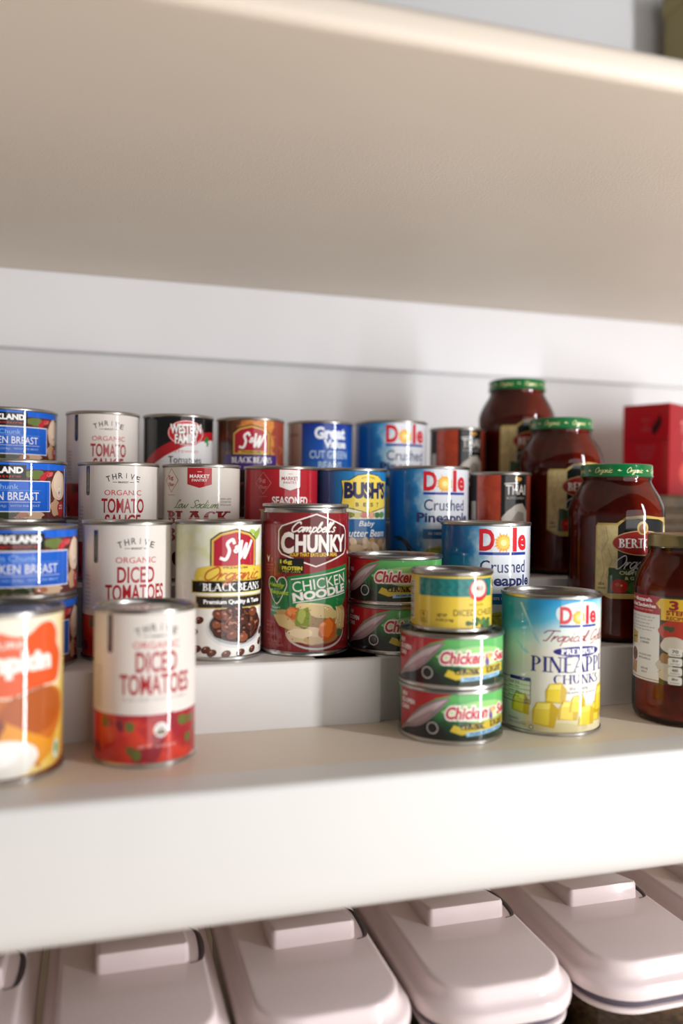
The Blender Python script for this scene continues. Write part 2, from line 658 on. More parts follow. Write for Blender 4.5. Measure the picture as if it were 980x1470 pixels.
# ------------------------------------------------------------------ tiered riser
YR, ST = 674.0, 55.7
SY = [YR, YR + 104.5, YR + 207, YR + 312]


def riser_part(name, x0, x1, dy, dz, parent):
    P = [(SY[0] + dy, 0.1)]
    for k in range(3):
        z = ST * (k + 1) - dz
        P += [(SY[k] + dy, z - 1.5), (SY[k] + dy + 1.5, z)]
        P.append((SY[k + 1] + (dy if k < 2 else 0), z))
    t = 2.4
    Q = []                       # inner path going back
    zz = [ST * (k + 1) - dz - t for k in range(3)]
    Q += [(SY[3], 0.1), (SY[3] - t, 0.1), (SY[3] - t, zz[2]), (SY[2] + dy + t, zz[2]), (SY[2] + dy + t, zz[1]),
          (SY[1] + dy + t, zz[1]), (SY[1] + dy + t, zz[0]), (SY[0] + dy + t, zz[0]), (SY[0] + dy + t, 0.1)]
    prof = P + Q
    prof = list(reversed(prof))
    v, f = extrude_x(prof, x0, x1)
    return mesh_obj(name, v, f, RISER, parent)


rs = thing('can_riser', 'white three step tin riser standing on the main shelf', 'riser')
riser_part('outer_section', -330, 236, 0, 0, rs)
riser_part('inner_section', 180, 604, 5, 0.0, rs)
SZ = [0, ST, 2 * ST, 3 * ST]

# ------------------------------------------------------------------ tins
_CM = {}


def can_meshes(r, h, kind):
    key = (r, h, kind)
    if key in _CM:
        return _CM[key]
    neck = 7.5 if kind == 'neck' else 0
    b = [(r - 5, 2.2), (r - 3, 1.9), (r - 2.2, 0.2), (r - 0.9, 0), (r, 0.7), (r, 2.6), (r - 0.8, 3.2), (r - 1.3, 3.8)]
    if neck:
        b[-2:] = [(r - 0.6, 3.4), (r - 1.2, 4.2)]
    b += [(r - 1.2, 6), (r - 1.2, h - 6 - neck)]
    if neck:
        b += [(r - 1.4, h - neck - 1.5), (r - 3.3, h - neck + 1.2), (r - 3.3, h - 4)]
    else:
        b += [(r - 1.2, h - 3.6)]
    v, f = lathe(b)
    body = mesh_obj('body', v, f, TIN, None, smooth=True, sharp=50)
    rt = r - (1.2 if neck else 0)
    t = [(rt - 1.25, h - 3.9), (rt - 0.7, h - 3.3), (rt, h - 2.8), (rt, h - 0.8), (rt - 0.6, h - 0.1), (rt - 1.7, h), (rt - 2.4, h - 0.8),
         (rt - 2.7, h - 3.4), (rt - 5.5, h - 4.2), (rt - 7.5, h - 3.4), (rt - 9.5, h - 3.3), (rt - 11, h - 4.0), (rt - 13, h - 4.0),
         (rt - 14.5, h - 3.4), (rt - 20, h - 3.4), (rt - 21, h - 3.8), (2, h - 3.8)]
    v, f = lathe(t, cap_lo=False)
    lid = mesh_obj('lid', v, f, DTIN, None, smooth=True, sharp=50)
    _CM[key] = (body.data, lid.data)
    bpy.data.objects.remove(body)
    bpy.data.objects.remove(lid)
    return _CM[key]


def tin(label, x, y, z, r, h, kind='std', group=None, name='food_can', cat='can', turn=0.0):
    """a tin whose local -Y faces the camera"""
    t = thing(name, label, cat, (x, y, z), -math.atan2(x, y) + turn, group)
    bm, lm = can_meshes(r, h, kind)
    link('body', bm, t)
    link('lid', lm, t)
    return t


W_ = (246, 243, 240)
RED = (196, 28, 40)
BLK = (9, 8, 9)

# --- white tomato tins -------------------------------------------------
CREAM = mat('cream_paper', (222, 213, 205), rough=0.5, coat=0.4, coat_r=0.14)


def thrive(t, r, lines, off, vt=78.0, lh=12.8, oh=83.6):
    a = Art(r - 0.9, off)
    dk, rd, pk = (48, 48, 52), (164, 20, 34), (206, 106, 106)
    a.rect(dk, -37.5, -32.8, 83, 108, 1)
    a.ell(dk, -35.15, 83, 2.35, 2.35, 1)
    a.line((120, 118, 120), [(-35.1, 86), (-35.1, 105)], 0.5, 2)
    for i, ch in enumerate('THRIVE'):
        uu = (i - 2.5) / 2.5
        a.text(dk, ch, uu * 13.5, 96.2 + 3.2 * (1 - uu * uu), 0.6 if ch == 'I' else 3.6, 5.0, 2, bold=0.0 if ch == 'I' else 0.012, rot=-uu * 16)
    a.text(dk, 'MARKET', 0, 93.2, 9, 1.5, 2, bold=0.03)
    a.line(dk, [(-9.5, 93.2), (-5.6, 93.2)], 0.5, 2)
    a.line(dk, [(5.6, 93.2), (9.5, 93.2)], 0.5, 2)
    a.text(pk if len(lines[0]) == 5 else (196, 70, 70), 'ORGANIC', 0, oh, 34, 4.8, 2, bold=0.004)
    y = vt
    for s, wd in lines:
        a.text(rd, s, 0, y - lh / 2, wd * .96, lh, 2, bold=0.02)
        y -= lh + 1.9
    a.text((176, 170, 166), 'NO SALT ADDED  SOURCE OF VITAMIN C', 0, y - 1.5, 50, 2.2, 2, bold=0.006)
    red = grad('tomato_red_print', 0.9, 1.6, 0.25, 1.1, 7, [(0.25, (196, 42, 30)), (0.55, (214, 58, 36)), (0.8, (160, 24, 38))])
    R_ = r - 0.9
    a.poly(red, [(-PI * R_ - off, 3.4), (PI * R_ - off, 3.4), (PI * R_ - off, 37.5), (-PI * R_ - off, 37.5)], 1)
    rd_ = random.Random(3)
    for k in range(16):
        cx = -56 + k * 7.4 + rd_.uniform(-2, 2)
        cy = rd_.choice([9, 30, 20, 32, 12])
        if abs(cx) < 16 and 8 < cy < 34:
            a.blob((146, 26, 40), cx, cy, 7, 5, 2, rot=rd_.uniform(0, 180), seed=k)
        else:
            a.blob(rd_.choice([(120, 26, 40), (104, 92, 38), (160, 30, 36)]), cx, cy, 4.5, 3.2, 2, rot=rd_.uniform(0, 180), seed=k)
    for cx, cy in ((-19, 29), (-14, 9), (20, 31), (27, 17)):
        a.blob((96, 104, 44), cx, cy, 3.4, 3.8, 3, seed=int(cx))
    a.ell((238, 232, 226), 3, 26.5, 5.2, 5.2, 4)
    a.ell((120, 110, 84), 3, 24.8, 3.6, 2.2, 5)
    a.text((90, 80, 70), 'USDA', 3, 28.6, 5.4, 1.7, 5, bold=0.02)
    a.text((232, 176, 164), 'NET WT 14.5 OZ (411g)', 1, 14.8, 28, 2.6, 4, bold=0.02)
    for k in range(9):
        a.text((150, 140, 134), 'NUTRITION FACTS'[:9 + k % 5], -46 if off < 8.2 else -47, 70 - k * 3.4, 8, 1.4, 2)
    a.build('label', t, CREAM, 3.4, 108.6 if vt > 80 or lines[0][0] != 'DICED' else 112)


t = tin('white can of DICED TOMATOES with red foot, alone on the shelf in front', 36.4, 635, 0, 37.8, 112)
thrive(t, 37.8, [('DICED', 31), ('TOMATOES', 55)], 8.5, 81.8, 14, 86.8)
t = tin('white DICED TOMATOES can on the lowest riser step, beside the white bean can', 26.6, 738, SZ[1] + .1, 38, 115.5)
thrive(t, 38, [('DICED', 32), ('TOMATOES', 53)], 7.5)
t = tin('white TOMATO SAUCE can on the middle step with the word SAUCE partly visible', 21.3, 826, SZ[2] + .1, 38, 112)
thrive(t, 38, [('TOMATO', 41), ('SAUCE', 34)], 4.0)
t = tin('white can on the top step showing only ORGANIC TOMATO', 6.9, 921, SZ[3] + .1, 38, 112)
thrive(t, 38, [('TOMATO', 38), ('SAUCE', 32)], 6.0)

# --- blue chicken breast tins ------------------------------------------


def kirk(t, r, off):
    a = Art(r - 0.9, off)
    wh, bl = (240, 240, 246), (10, 96, 206)
    photo = grad('herb_photo_print', 3.0, 1.5, 0.2, 2.4, 16, [(0.15, (58, 62, 34)), (0.4, (122, 84, 62)), (0.6, (196, 168, 140)), (0.8, (92, 40, 34))])
    a.rect(photo, -62, 70, 3.4, 47, 1)
    # vegetables and chicken at the right of the panel
    a.blob((104, 120, 60), 30, 42.5, 9, 4.5, 2, seed=4)
    a.blob((190, 40, 52), 38, 41, 7, 2.6, 3, rot=35, seed=5)
    a.blob((210, 90, 90), 44, 43, 4, 2, 3, rot=20, seed=6)
    a.blob((222, 190, 160), 56.5, 33, 11, 14, 3, rot=-6, seed=7, j=.08)
    a.blob((234, 208, 182), 55.5, 36, 7, 9.5, 4, rot=-6, seed=8, j=.08)
    a.blob((196, 156, 122), 52, 13, 7, 8, 3, rot=20, seed=9)
    a.blob((214, 180, 150), 26, 6.5, 12, 3.6, 3, seed=10)
    a.blob((176, 110, 78), 18, 6.5, 5, 2.4, 4, seed=11)
    a.blob((44, 56, 28), 4, 6.5, 9, 2.6, 3, seed=12)
    a.blob((60, 74, 34), -20, 6.5, 14, 2.6, 3, seed=13)
    a.blob((170, 36, 30), 60, 12, 5.5, 7, 5, seed=14)
    a.line((236, 226, 220), [(57, 27.5), (57, 27.6)], 1, 6)
    for k in range(14):
        aa = 2 * PI * k / 14
        a.line(wh, [(57 + 2.7 * math.cos(aa), 27 + 3.8 * math.sin(aa)), (57 + 2.7 * math.cos(aa + .45), 27 + 3.8 * math.sin(aa + .45))], 0.7, 6)
    a.text((120, 110, 110), 'USDA', 57, 27, 3.6, 1.5, 6, bold=.02)
    a.text(wh, '12.5', 60, 15, 4.5, 1.5, 6, bold=.02)
    a.text(wh, 'NET WT', 60, 12.5, 6, 1.3, 6, bold=.02)
    # black name box
    a.rect(BLK, -22, 20.5, 37.6, 50.6, 4)
    a.text(W_, 'KIRKLAND', -1.5, 46, 38, 5.0, 5, bold=0.05)
    a.text((190, 44, 44), 'Signature', -1, 40.4, 34, 3.0, 5, bold=0.01, shear=.3)
    # blue panel
    a.rect(wh, -44.4, 44.4, 9.2, 37.0, 4)
    a.rect(bl, -43.6, 43.6, 10.0, 36.2, 5)
    a.text((150, 190, 236), 'Premium Chunk', -11, 31.6, 50, 4.6, 6, bold=0.0)
    a.line((120, 166, 226), [(-34, 28.2), (34, 28.2)], 0.3, 6)
    a.text(wh, 'CHICKEN BREAST', 0, 23.2, 64, 7.0, 6, bold=0.008)
    a.line(wh, [(-34, 18.0), (34, 18.0)], 0.35, 6)
    a.text((168, 196, 236), 'NET WT 12.5 OZ (354g)   WITH RIB MEAT', 0, 14.4, 66, 2.4, 6, bold=0.004)
    a.line(wh, [(68.5, 5), (68.5, 49)], 0.9, 6)
    a.build('label', t, ink(bl), 3.4, 52.6)


KX = [(-65.0, 724.0, 4), (-77.6, 828.0, -6), (-90.5, 932.5, 0)]
KL = ['on the lowest step behind the pumpkin can', 'on the middle riser step', 'on the top riser step at far left']
for k, (x, y, off) in enumerate(KX):
    for j in range(2):
        nm = ('upper' if j else 'lower')
        t = tin('blue CHICKEN BREAST can, %s of two %s' % (nm, KL[k]), x, y, SZ[k + 1] + .1 + 56.1 * j, 51.5, 56,
                group='stacked blue chicken breast cans')
        kirk(t, 51.5, off if j else off + 3)

# --- black and white tomato tin ------------------------------------------


def western(t, r):
    a = Art(r - 0.9, 8.5)
    a.poly((226, 224, 224), [(-60, 3.4), (62, 3.4), (62, 86), (34, 86), (18, 84), (-2, 78), (-22, 68), (-60, 44)], 1)
    a.poly((176, 22, 34), [(-60, 44), (-22, 68), (-2, 78), (18, 84), (34, 86), (62, 87), (62, 96), (34, 95), (10, 92), (-10, 86), (-30, 76), (-60, 56)], 2)
    a.ell((190, 24, 38), 0, 92, 20, 13.5, 3, n=28)
    a.line(W_, [(19 * math.cos(2 * PI * i / 28), 92 + 12.5 * math.sin(2 * PI * i / 28)) for i in range(28)], .5, 4, True)
    a.text((60, 8, 14), 'WESTERN', .8, 95.9, 33, 9.4, 4, bold=.05, rot=2)
    a.text(W_, 'WESTERN', 0, 96.5, 33, 9.4, 5, bold=.035, rot=2)
    a.text((60, 8, 14), 'FAMILY', .8, 85.4, 24, 9, 4, bold=.05, rot=2)
    a.text(W_, 'FAMILY', 0, 86, 24, 9, 5, bold=.035, rot=2)
    a.text((196, 60, 66), 'STEWED', 0, 72.5, 26, 2.6, 3, bold=0.0)
    a.text(BLK, 'Tomatoes', -1, 63.8, 36, 7.2, 3, bold=.01)
    a.text(BLK, '& Basil', 2, 53.5, 26, 7, 3, bold=.01)
    a.blob((42, 122, 58), 25, 86, 4, 2.6, 5, rot=40, seed=3)
    a.blob((60, 150, 70), 27, 82, 3, 2, 6, rot=80, seed=4)
    a.blob((196, 40, 34), 6, 28, 14, 13, 3, seed=5)
    a.build('label', t, ink((7, 6, 7)), 3.4, 108.6)


western(tin('black and white tomato can with a red oval emblem, on the top step', 85.9, 920, SZ[3] + .1, 38, 112), 38)


def sw_badge(a, cx, cy, s, layer=3):
    P = [(-20, -14), (20, -14), (20, 8), (13, 13), (0, 16), (-13, 13), (-20, 8)]
    G = [(cx + x * s * 1.1, cy + y * s * 1.12) for x, y in P]
    a.poly((40, 18, 20), [(cx + x * s * 1.16, cy + y * s * 1.2) for x, y in P], layer)
    a.poly((214, 176, 84), G, layer + 1)
    a.poly((172, 22, 46), [(cx + x * s, cy + y * s) for x, y in P], layer + 2)
    a.script(W_, 'S', cx - 8 * s, cy - .5 * s, 12 * s, 18 * s, 2.7 * s, layer + 3, shear=.3)
    a.script(W_, '&', cx + 0.5 * s, cy + 1.8 * s, 5 * s, 8 * s, 1.5 * s, layer + 3, shear=.1)
    a.script(W_, 'W', cx + 10 * s, cy - .5 * s, 13 * s, 16 * s, 2.5 * s, layer + 3, shear=.25)


def beans(a, cx, cy, rx, ry, n, layer, seed=1, s=1.0):
    rd = random.Random(seed)
    for k in range(n):
        rr = math.sqrt(rd.random())
        th = rd.uniform(0, 2 * PI)
        x, y = cx + rx * rr * math.cos(th), cy + ry * rr * math.sin(th)
        rot = rd.uniform(-40, 60)
        L = layer + 3 * (k % 4)
        c = rd.choice([(72, 32, 20), (110, 52, 32), (56, 26, 18), (134, 70, 42)])
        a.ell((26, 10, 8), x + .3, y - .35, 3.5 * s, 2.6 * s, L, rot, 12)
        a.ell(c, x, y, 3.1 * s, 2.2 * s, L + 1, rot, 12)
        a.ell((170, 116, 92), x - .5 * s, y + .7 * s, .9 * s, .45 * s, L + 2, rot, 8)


def swblack(t, r):
    a = Art(r - 0.9, 0)
    bg = grad('orange_pepper_print', 1.5, .6, -.1, 1.6, 7, [(0.2, (94, 54, 30)), (0.45, (186, 112, 54)), (0.7, (214, 140, 70)), (0.9, (150, 60, 40))])
    sw_badge(a, 1, 86, .92, 2)
    a.rect((206, 170, 60), -13, 15, 72.2, 75.6, 7)
    a.text((70, 30, 20), 'PREMIUM', 1, 73.9, 20, 1.9, 8, bold=.02)
    a.rect((74, 44, 122), -32, 32, 55, 71.5, 2)
    a.serif(W_, 'BLACK BEANS', 2, 65.6, 46, 6, 3, thick=.2, thin=.09)
    a.blob((60, 34, 26), -28, 82, 9, 7, 1, seed=3)
    a.rect((38, 24, 20), -60, 60, 3.4, 55, 1)
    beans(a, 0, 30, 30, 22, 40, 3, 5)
    a.build('label', t, bg, 3.4, 108.6)


swblack(tin('orange and purple BLACK BEANS can with a red badge, on the top step', 165.3, 922, SZ[3] + .1, 38, 112), 38)


def sworg(t, r):
    a = Art(r - 0.9, 15)
    bg = grad('pale_leaf_print', .3, 1.0, -.1, .8, 4, [(0.1, (226, 222, 214)), (0.5, (236, 232, 222)), (0.8, (214, 214, 168)), (1.0, (236, 234, 224))])
    a.blob((150, 180, 70), 24, 105, 7, 3.2, 1, rot=35, seed=2)
    a.blob((170, 196, 90), 18, 107, 5, 2, 1, rot=-20, seed=5)
    a.text((150, 130, 90), 'SINCE 1896', 0, 106, 22, 1.8, 2, rot=0, arc=2)
    sw_badge(a, 0, 92, .95, 2)
    a.rect((214, 176, 84), -20, 20, 76.0, 79, 7)
    a.text((110, 60, 30), 'PREMIUM', 0, 77.5, 22, 1.8, 8, bold=.02)
    P = [(-36, 70), (-33, 77), (-22, 79), (-8, 78), (6, 80), (20, 78), (32, 79), (36, 74), (37, 66), (-34, 66)]
    a.poly((226, 196, 76), P, 8)
    a.rect((214, 196, 96), -38.5, 38.5, 56.2, 67.2, 8)
    a.rect(BLK, -37.5, 37.5, 57, 66.2, 9)
    a.script((184, 84, 32), 'Organic', 0, 72.4, 52, 11, 1.25, 10, shear=.3)
    a.serif(W_, 'BLACK BEANS', 0, 61.4, 56, 6.2, 10, thick=.17, thin=.08)
    a.rect((196, 168, 90), -34.5, 34.5, 43.4, 54.2, 8)
    a.rect((34, 26, 22), -33.5, 33.5, 44.3, 53.3, 9)
    a.text(W_, 'Premium Quality & Taste', 0, 48.7, 54, 4.4, 10, bold=.03)
    a.ell((206, 206, 204), 4, 27, 29, 17, 2, n=30)
    a.ell((160, 160, 160), 4, 28, 27, 15.5, 3, n=30)
    a.ell((60, 34, 26), 4, 29.5, 26, 14.5, 4, n=30)
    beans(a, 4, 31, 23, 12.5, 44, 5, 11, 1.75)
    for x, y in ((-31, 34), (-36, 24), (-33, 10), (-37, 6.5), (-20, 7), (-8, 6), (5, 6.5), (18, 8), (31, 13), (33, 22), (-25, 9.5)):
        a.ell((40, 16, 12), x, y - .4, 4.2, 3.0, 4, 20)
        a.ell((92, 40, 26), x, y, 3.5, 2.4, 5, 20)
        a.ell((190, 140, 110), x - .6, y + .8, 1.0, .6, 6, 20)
    a.build('label', t, bg, 3.4, 113)


sworg(tin('cream Organic BLACK BEANS can with a bowl of glossy beans, on the lowest step', 103.2, 726, SZ[1] + .1, 38, 116.5), 38)

# --- market pantry tins ---------------------------------------------------


def shield(a, cx, top, wd, ht, c, tc_, layer=2):
    a.poly(c, [(cx - wd / 2, top), (cx - wd / 2, top - ht * .82), (cx, top - ht), (cx + wd / 2, top - ht * .82), (cx + wd / 2, top)], layer)
    a.text(tc_, 'MARKET', cx, top - ht * .42, wd * .8, ht * .17, layer + 1, bold=.02)
    a.text(tc_, 'PANTRY', cx, top - ht * .62, wd * .62, ht * .12, layer + 1, bold=.01)
    a.line(tc_, [(cx - 2, top - ht * .2), (cx + 2, top - ht * .2)], .4, layer + 1)


def diamond(a, cx, cy, s, c, layer=2):
    a.line(c, [(cx, cy + s * 1.25), (cx + s, cy), (cx, cy - s * 1.25), (cx - s, cy)], .5, layer, True)
    a.text(c, '5g', cx - 1, cy + 2.2, 7, 4.6, layer + 1, bold=.03)
    a.text(c, 'Fiber', cx, cy - 3.8, 8, 3.4, layer + 1, bold=.02)
    a.text(c, 'PER SERVING', cx, cy - s * 1.25 - 2.5, 9, 1.2, layer + 1)


def market_black(t, r):
    a = Art(r - 0.9, -2)
    rd = (168, 26, 36)
    shield(a, 0, 108, 23, 19, (178, 26, 38), W_)
    diamond(a, -30, 96, 9, rd)
    a.script((98, 122, 62), 'Low Sodium', -4, 73.5, 44, 7.4, .75, 2, shear=.35)
    for k in range(3):
        a.text((120, 110, 104), ['50% LESS', 'SODIUM THAN', 'REGULAR'][k], 27, 79 - k * 2.8, 13, 1.7, 2, bold=.01)
    a.serif((140, 28, 36), 'BLACK', -2, 61, 66, 12.5, 2, thick=.22, thin=.12)
    a.line((226, 214, 204), [(-34, 61), (31, 61)], .35, 3)
    a.serif((140, 28, 36), 'BEANS', -2, 45, 66, 12.5, 2, thick=.22, thin=.12)
    a.blob((60, 34, 28), 0, 22, 26, 12, 2, seed=4)
    a.build('label', t, mat('oat_paper', (216, 206, 196), rough=.5, coat=.5, coat_r=.12), 3.4, 108.6)


market_black(tin('cream Low Sodium BLACK bean can with a red shield tag, on the middle step', 99.5, 822, SZ[2] + .1, 38, 112), 38)


def market_red(t, r):
    a = Art(r - 0.9, 9)
    shield(a, 0, 108, 21, 20, (226, 218, 212), (150, 40, 44))
    diamond(a, -27, 95, 8.5, (214, 120, 116))
    a.text((238, 230, 224), 'SEASONED', 1, 78, 37, 7.4, 2, bold=.03)
    a.serif((224, 190, 150), 'BLACK', 1, 64, 62, 11, 2, thick=.2, thin=.1)
    a.serif((224, 190, 150), 'BEANS', 1, 50, 62, 11, 2, thick=.2, thin=.1)
    a.build('label', t, ink((172, 18, 32)), 3.4, 108.6)


market_red(tin('red SEASONED bean can with a pale shield tag, behind the tall soup can', 179.6, 825, SZ[2] + .1, 37.8, 112), 37.8)

# --- blue green bean tin ---------------------------------------------------


def greenbean(t, r):
    a = Art(r - 0.9, 10.5)
    wh = (236, 240, 248)
    bg = grad('blue_fade_print', 0, -1.1, 1.2, .3, 3, [(0.0, (16, 52, 146)), (0.45, (20, 92, 184)), (0.9, (80, 158, 214))])
    a.rect((176, 164, 152), -62, -32, 3.4, 108.6, 1)
    a.text((60, 52, 50), 'NUTRITION', -46, 96, 18, 3, 2)
    a.text(wh, 'Great', 2, 98, 36, 12, 2, bold=.055)
    a.text(wh, 'Value', 8, 86, 27, 8.4, 2, bold=.055)
    a.text((200, 220, 240), 'CUT GREEN', 1, 74, 46, 8.4, 2, bold=.015)
    a.text((200, 220, 240), 'BEANS', 2, 62, 28, 8.4, 2, bold=.015)
    for k in range(14):
        a.ell((70, 128, 50), -24 + k * 4, 30 + (k * 37 % 17), 8, 2.4, 3, rot=(k * 53) % 90 - 30, n=10)
    a.build('label', t, bg, 3.4, 108.6)


greenbean(tin('blue CUT GREEN BEANS can with a pale side panel, on the top step', 247.6, 929, SZ[3] + .1, 38, 112), 38)

# --- butter beans ------------------------------------------------------------


def bush(t, r):
    a = Art(r - 0.9, 19)
    bg = grad('teal_navy_print', 1.3, .4, .55, .3, 3, [(0.0, (24, 20, 52)), (0.25, (22, 56, 110)), (0.55, (24, 106, 168)), (1.0, (34, 120, 178))])
    P = [(-28, 73), (-26, 88), (-28, 99), (-20, 99), (-12, 104), (0, 106), (12, 104), (20, 99), (28, 99), (26, 88), (28, 73), (16, 71), (0, 67), (-16, 71)]
    a.rect((232, 228, 206), -27, 27, 60, 86, 1)
    a.poly((60, 60, 30), [(x * 1.04, 87 + (y - 87) * 1.05) for x, y in P], 2)
    a.poly((232, 206, 82), P, 3)
    a.text((28, 30, 76), "BUSH'S", 0, 89.5, 49, 15, 4, bold=.06)
    for i, c in enumerate('BEST'):
        a.text((60, 60, 40), c, -12 + i * 8, 75, 3, 3.6, 4, bold=.03)
    a.text((90, 80, 30), 'EST. 1908', 0, 101.5, 15, 1.8, 4, arc=1)
    for k, c in enumerate([(120, 132, 50), (204, 196, 120), (198, 110, 90), (222, 170, 140), (60, 120, 70), (90, 140, 80)]):
        a.blob(c, -20 + k * 8, 64.5, 5, 3.2, 3, seed=k)
    a.rect((24, 94, 150), -30, 30, 41.5, 60.5, 3)
    a.text(W_, 'Baby', -1, 55.2, 17, 7, 4, bold=.005, shear=.25)
    a.text(W_, 'Butter Beans', 0, 46.2, 50, 7, 4, bold=.012, shear=.25)
    rd = random.Random(4)
    a.rect((150, 118, 84), -40, 40, 3.4, 41, 2)
    for k in range(60):
        a.ell(rd.choice([(206, 176, 140), (188, 152, 116), (222, 196, 164)]), rd.uniform(-38, 38), rd.uniform(6, 38), 5, 3.4, 3 + k % 4, rot=rd.uniform(0, 180), n=10)
    a.build('label', t, bg, 3.4, 108.6)


bush(tin('blue Baby Butter Beans can with a yellow badge, on the middle step', 255.3, 832, SZ[2] + .1, 37.8, 112), 37.8)

# --- pineapple tins ---------------------------------------------------------


def sun(a, cx, cy, s, layer):
    for k in range(16):
        aa = 2 * PI * k / 16
        L = (1.45 if k % 2 else 1.15) * s
        p = [(cx + L * math.cos(aa), cy + L * math.sin(aa)),
             (cx + .7 * s * math.cos(aa + .22), cy + .7 * s * math.sin(aa + .22)),
             (cx + .7 * s * math.cos(aa - .22), cy + .7 * s * math.sin(aa - .22))]
        a.poly((236, 150, 40), p, layer)
    a.ell((246, 196, 60), cx, cy, .78 * s, .78 * s, layer + 1)
    a.ell((252, 232, 150), cx, cy, .4 * s, .4 * s, layer + 2)


def fruit_logo(a, cx, v0, v1, wd, layer=3):
    h = v1 - v0
    red = (206, 26, 40)
    a.text(red, 'D', cx - wd * .36, (v0 + v1) / 2, wd * .25, h * .92, layer, bold=.035)
    a.text(red, 'l', cx + wd * .19, (v0 + v1) / 2 + .3, wd * .05, h, layer, bold=.04)
    a.text(red, 'e', cx + wd * .385, v0 + h * .37, wd * .2, h * .64, layer, bold=.035)
    a.text((246, 190, 60), 'o', cx - wd * .05, v0 + h * .37, wd * .26, h * .66, layer, bold=.045)
    sun(a, cx - wd * .05, v0 + h * .37, h * .36, layer + 1)
    a.rect((28, 52, 150), cx - wd / 2, cx + wd / 2, v0 - h * .2, v0 - h * .07, layer)


def crushed(t, r, off=19.5):
    a = Art(r - 0.9, off)
    bg = grad('cloud_sky_print', 2.1, .12, .5, .85, 5, [(0.12, (14, 108, 176)), (0.32, (36, 134, 196)), (0.52, (168, 204, 222)), (0.66, (222, 226, 232))])
    fruit_logo(a, 0, 90, 110, 50)
    a.text((44, 54, 110), 'Crushed', 0, 75.4, 48, 11.6, 3, bold=.006)
    a.text((36, 44, 100), 'Pineapple', 0, 61, 62, 12.4, 3, bold=.03)
    a.rect((34, 104, 160), -25, 31, 40.5, 50.5, 3)
    a.text(W_, 'IN 100% PINEAPPLE JUICE', 3, 45.5, 44, 3.6, 4, bold=.01)
    for k, (x, y, L, ro) in enumerate([(-44, 36, 26, -38), (-50, 26, 22, -25), (-38, 26, 20, -50), (-30, 22, 20, -66), (-54, 40, 18, -15)]):
        c, s = math.cos(R(ro)), math.sin(R(ro))
        a.poly([(36, 44, 34), (58, 70, 40)][k % 2], [(x - L / 2 * c, y - L / 2 * s), (x + 2.6 * s, y - 2.6 * c), (x + L / 2 * c, y + L / 2 * s), (x - 2.6 * s, y + 2.6 * c)], 3)
    a.ell((206, 196, 72), 8, 16, 40, 19, 2, n=30)
    rd = random.Random(2)
    for k in range(40):
        a.blob(rd.choice([(222, 206, 84), (190, 176, 60), (232, 218, 120)]), 8 + rd.uniform(-32, 32), 16 + rd.uniform(-12, 14), 5, 3.2, 3 + k % 3, seed=k)
    a.line((120, 120, 60), [(-20, 30), (20, 30), (20, 12), (-20, 12)], .5, 6, True)
    a.build('label', t, bg, 3.4, 112.6)


crushed(tin('blue and white Crushed Pineapple can on the lowest step, behind the small chile can', 363, 734.5, SZ[1] + .1, 43.5, 116), 43.5)
crushed(tin('blue and white Crushed Pineapple can on the middle step, beside the butter beans', 344.5, 835, SZ[2] + .1, 43.5, 116), 43.5)
crushed(tin('blue and white Crushed Pineapple can on the top step', 336, 934, SZ[3] + .1, 43.5, 116), 43.5)


def cube_chunk(a, cx, cy, s, seed, layer):
    rd = random.Random(seed)
    j = lambda: rd.uniform(-.12, .12) * s
    F_ = [(cx - s + j(), cy - s * .85 + j()), (cx + s * .8 + j(), cy - s * .9 + j()), (cx + s * .95 + j(), cy + s * .35 + j()),
          (cx + s * .45, cy + s * .95 + j()), (cx - s * .6, cy + s * .9 + j()), (cx - s * .95 + j(), cy + s * .2)]
    a.poly((206, 170, 30), F_, layer)
    a.poly((236, 208, 58), [(cx - s * .85, cy - s * .7), (cx + s * .3, cy - s * .8), (cx + s * .35, cy + s * .35), (cx - s * .75, cy + s * .3)], layer + 1)
    a.poly((246, 226, 96), [(cx - s * .75, cy + s * .32), (cx + s * .35, cy + s * .38), (cx + s * .4, cy + s * .85), (cx - s * .55, cy + s * .82)], layer + 1)


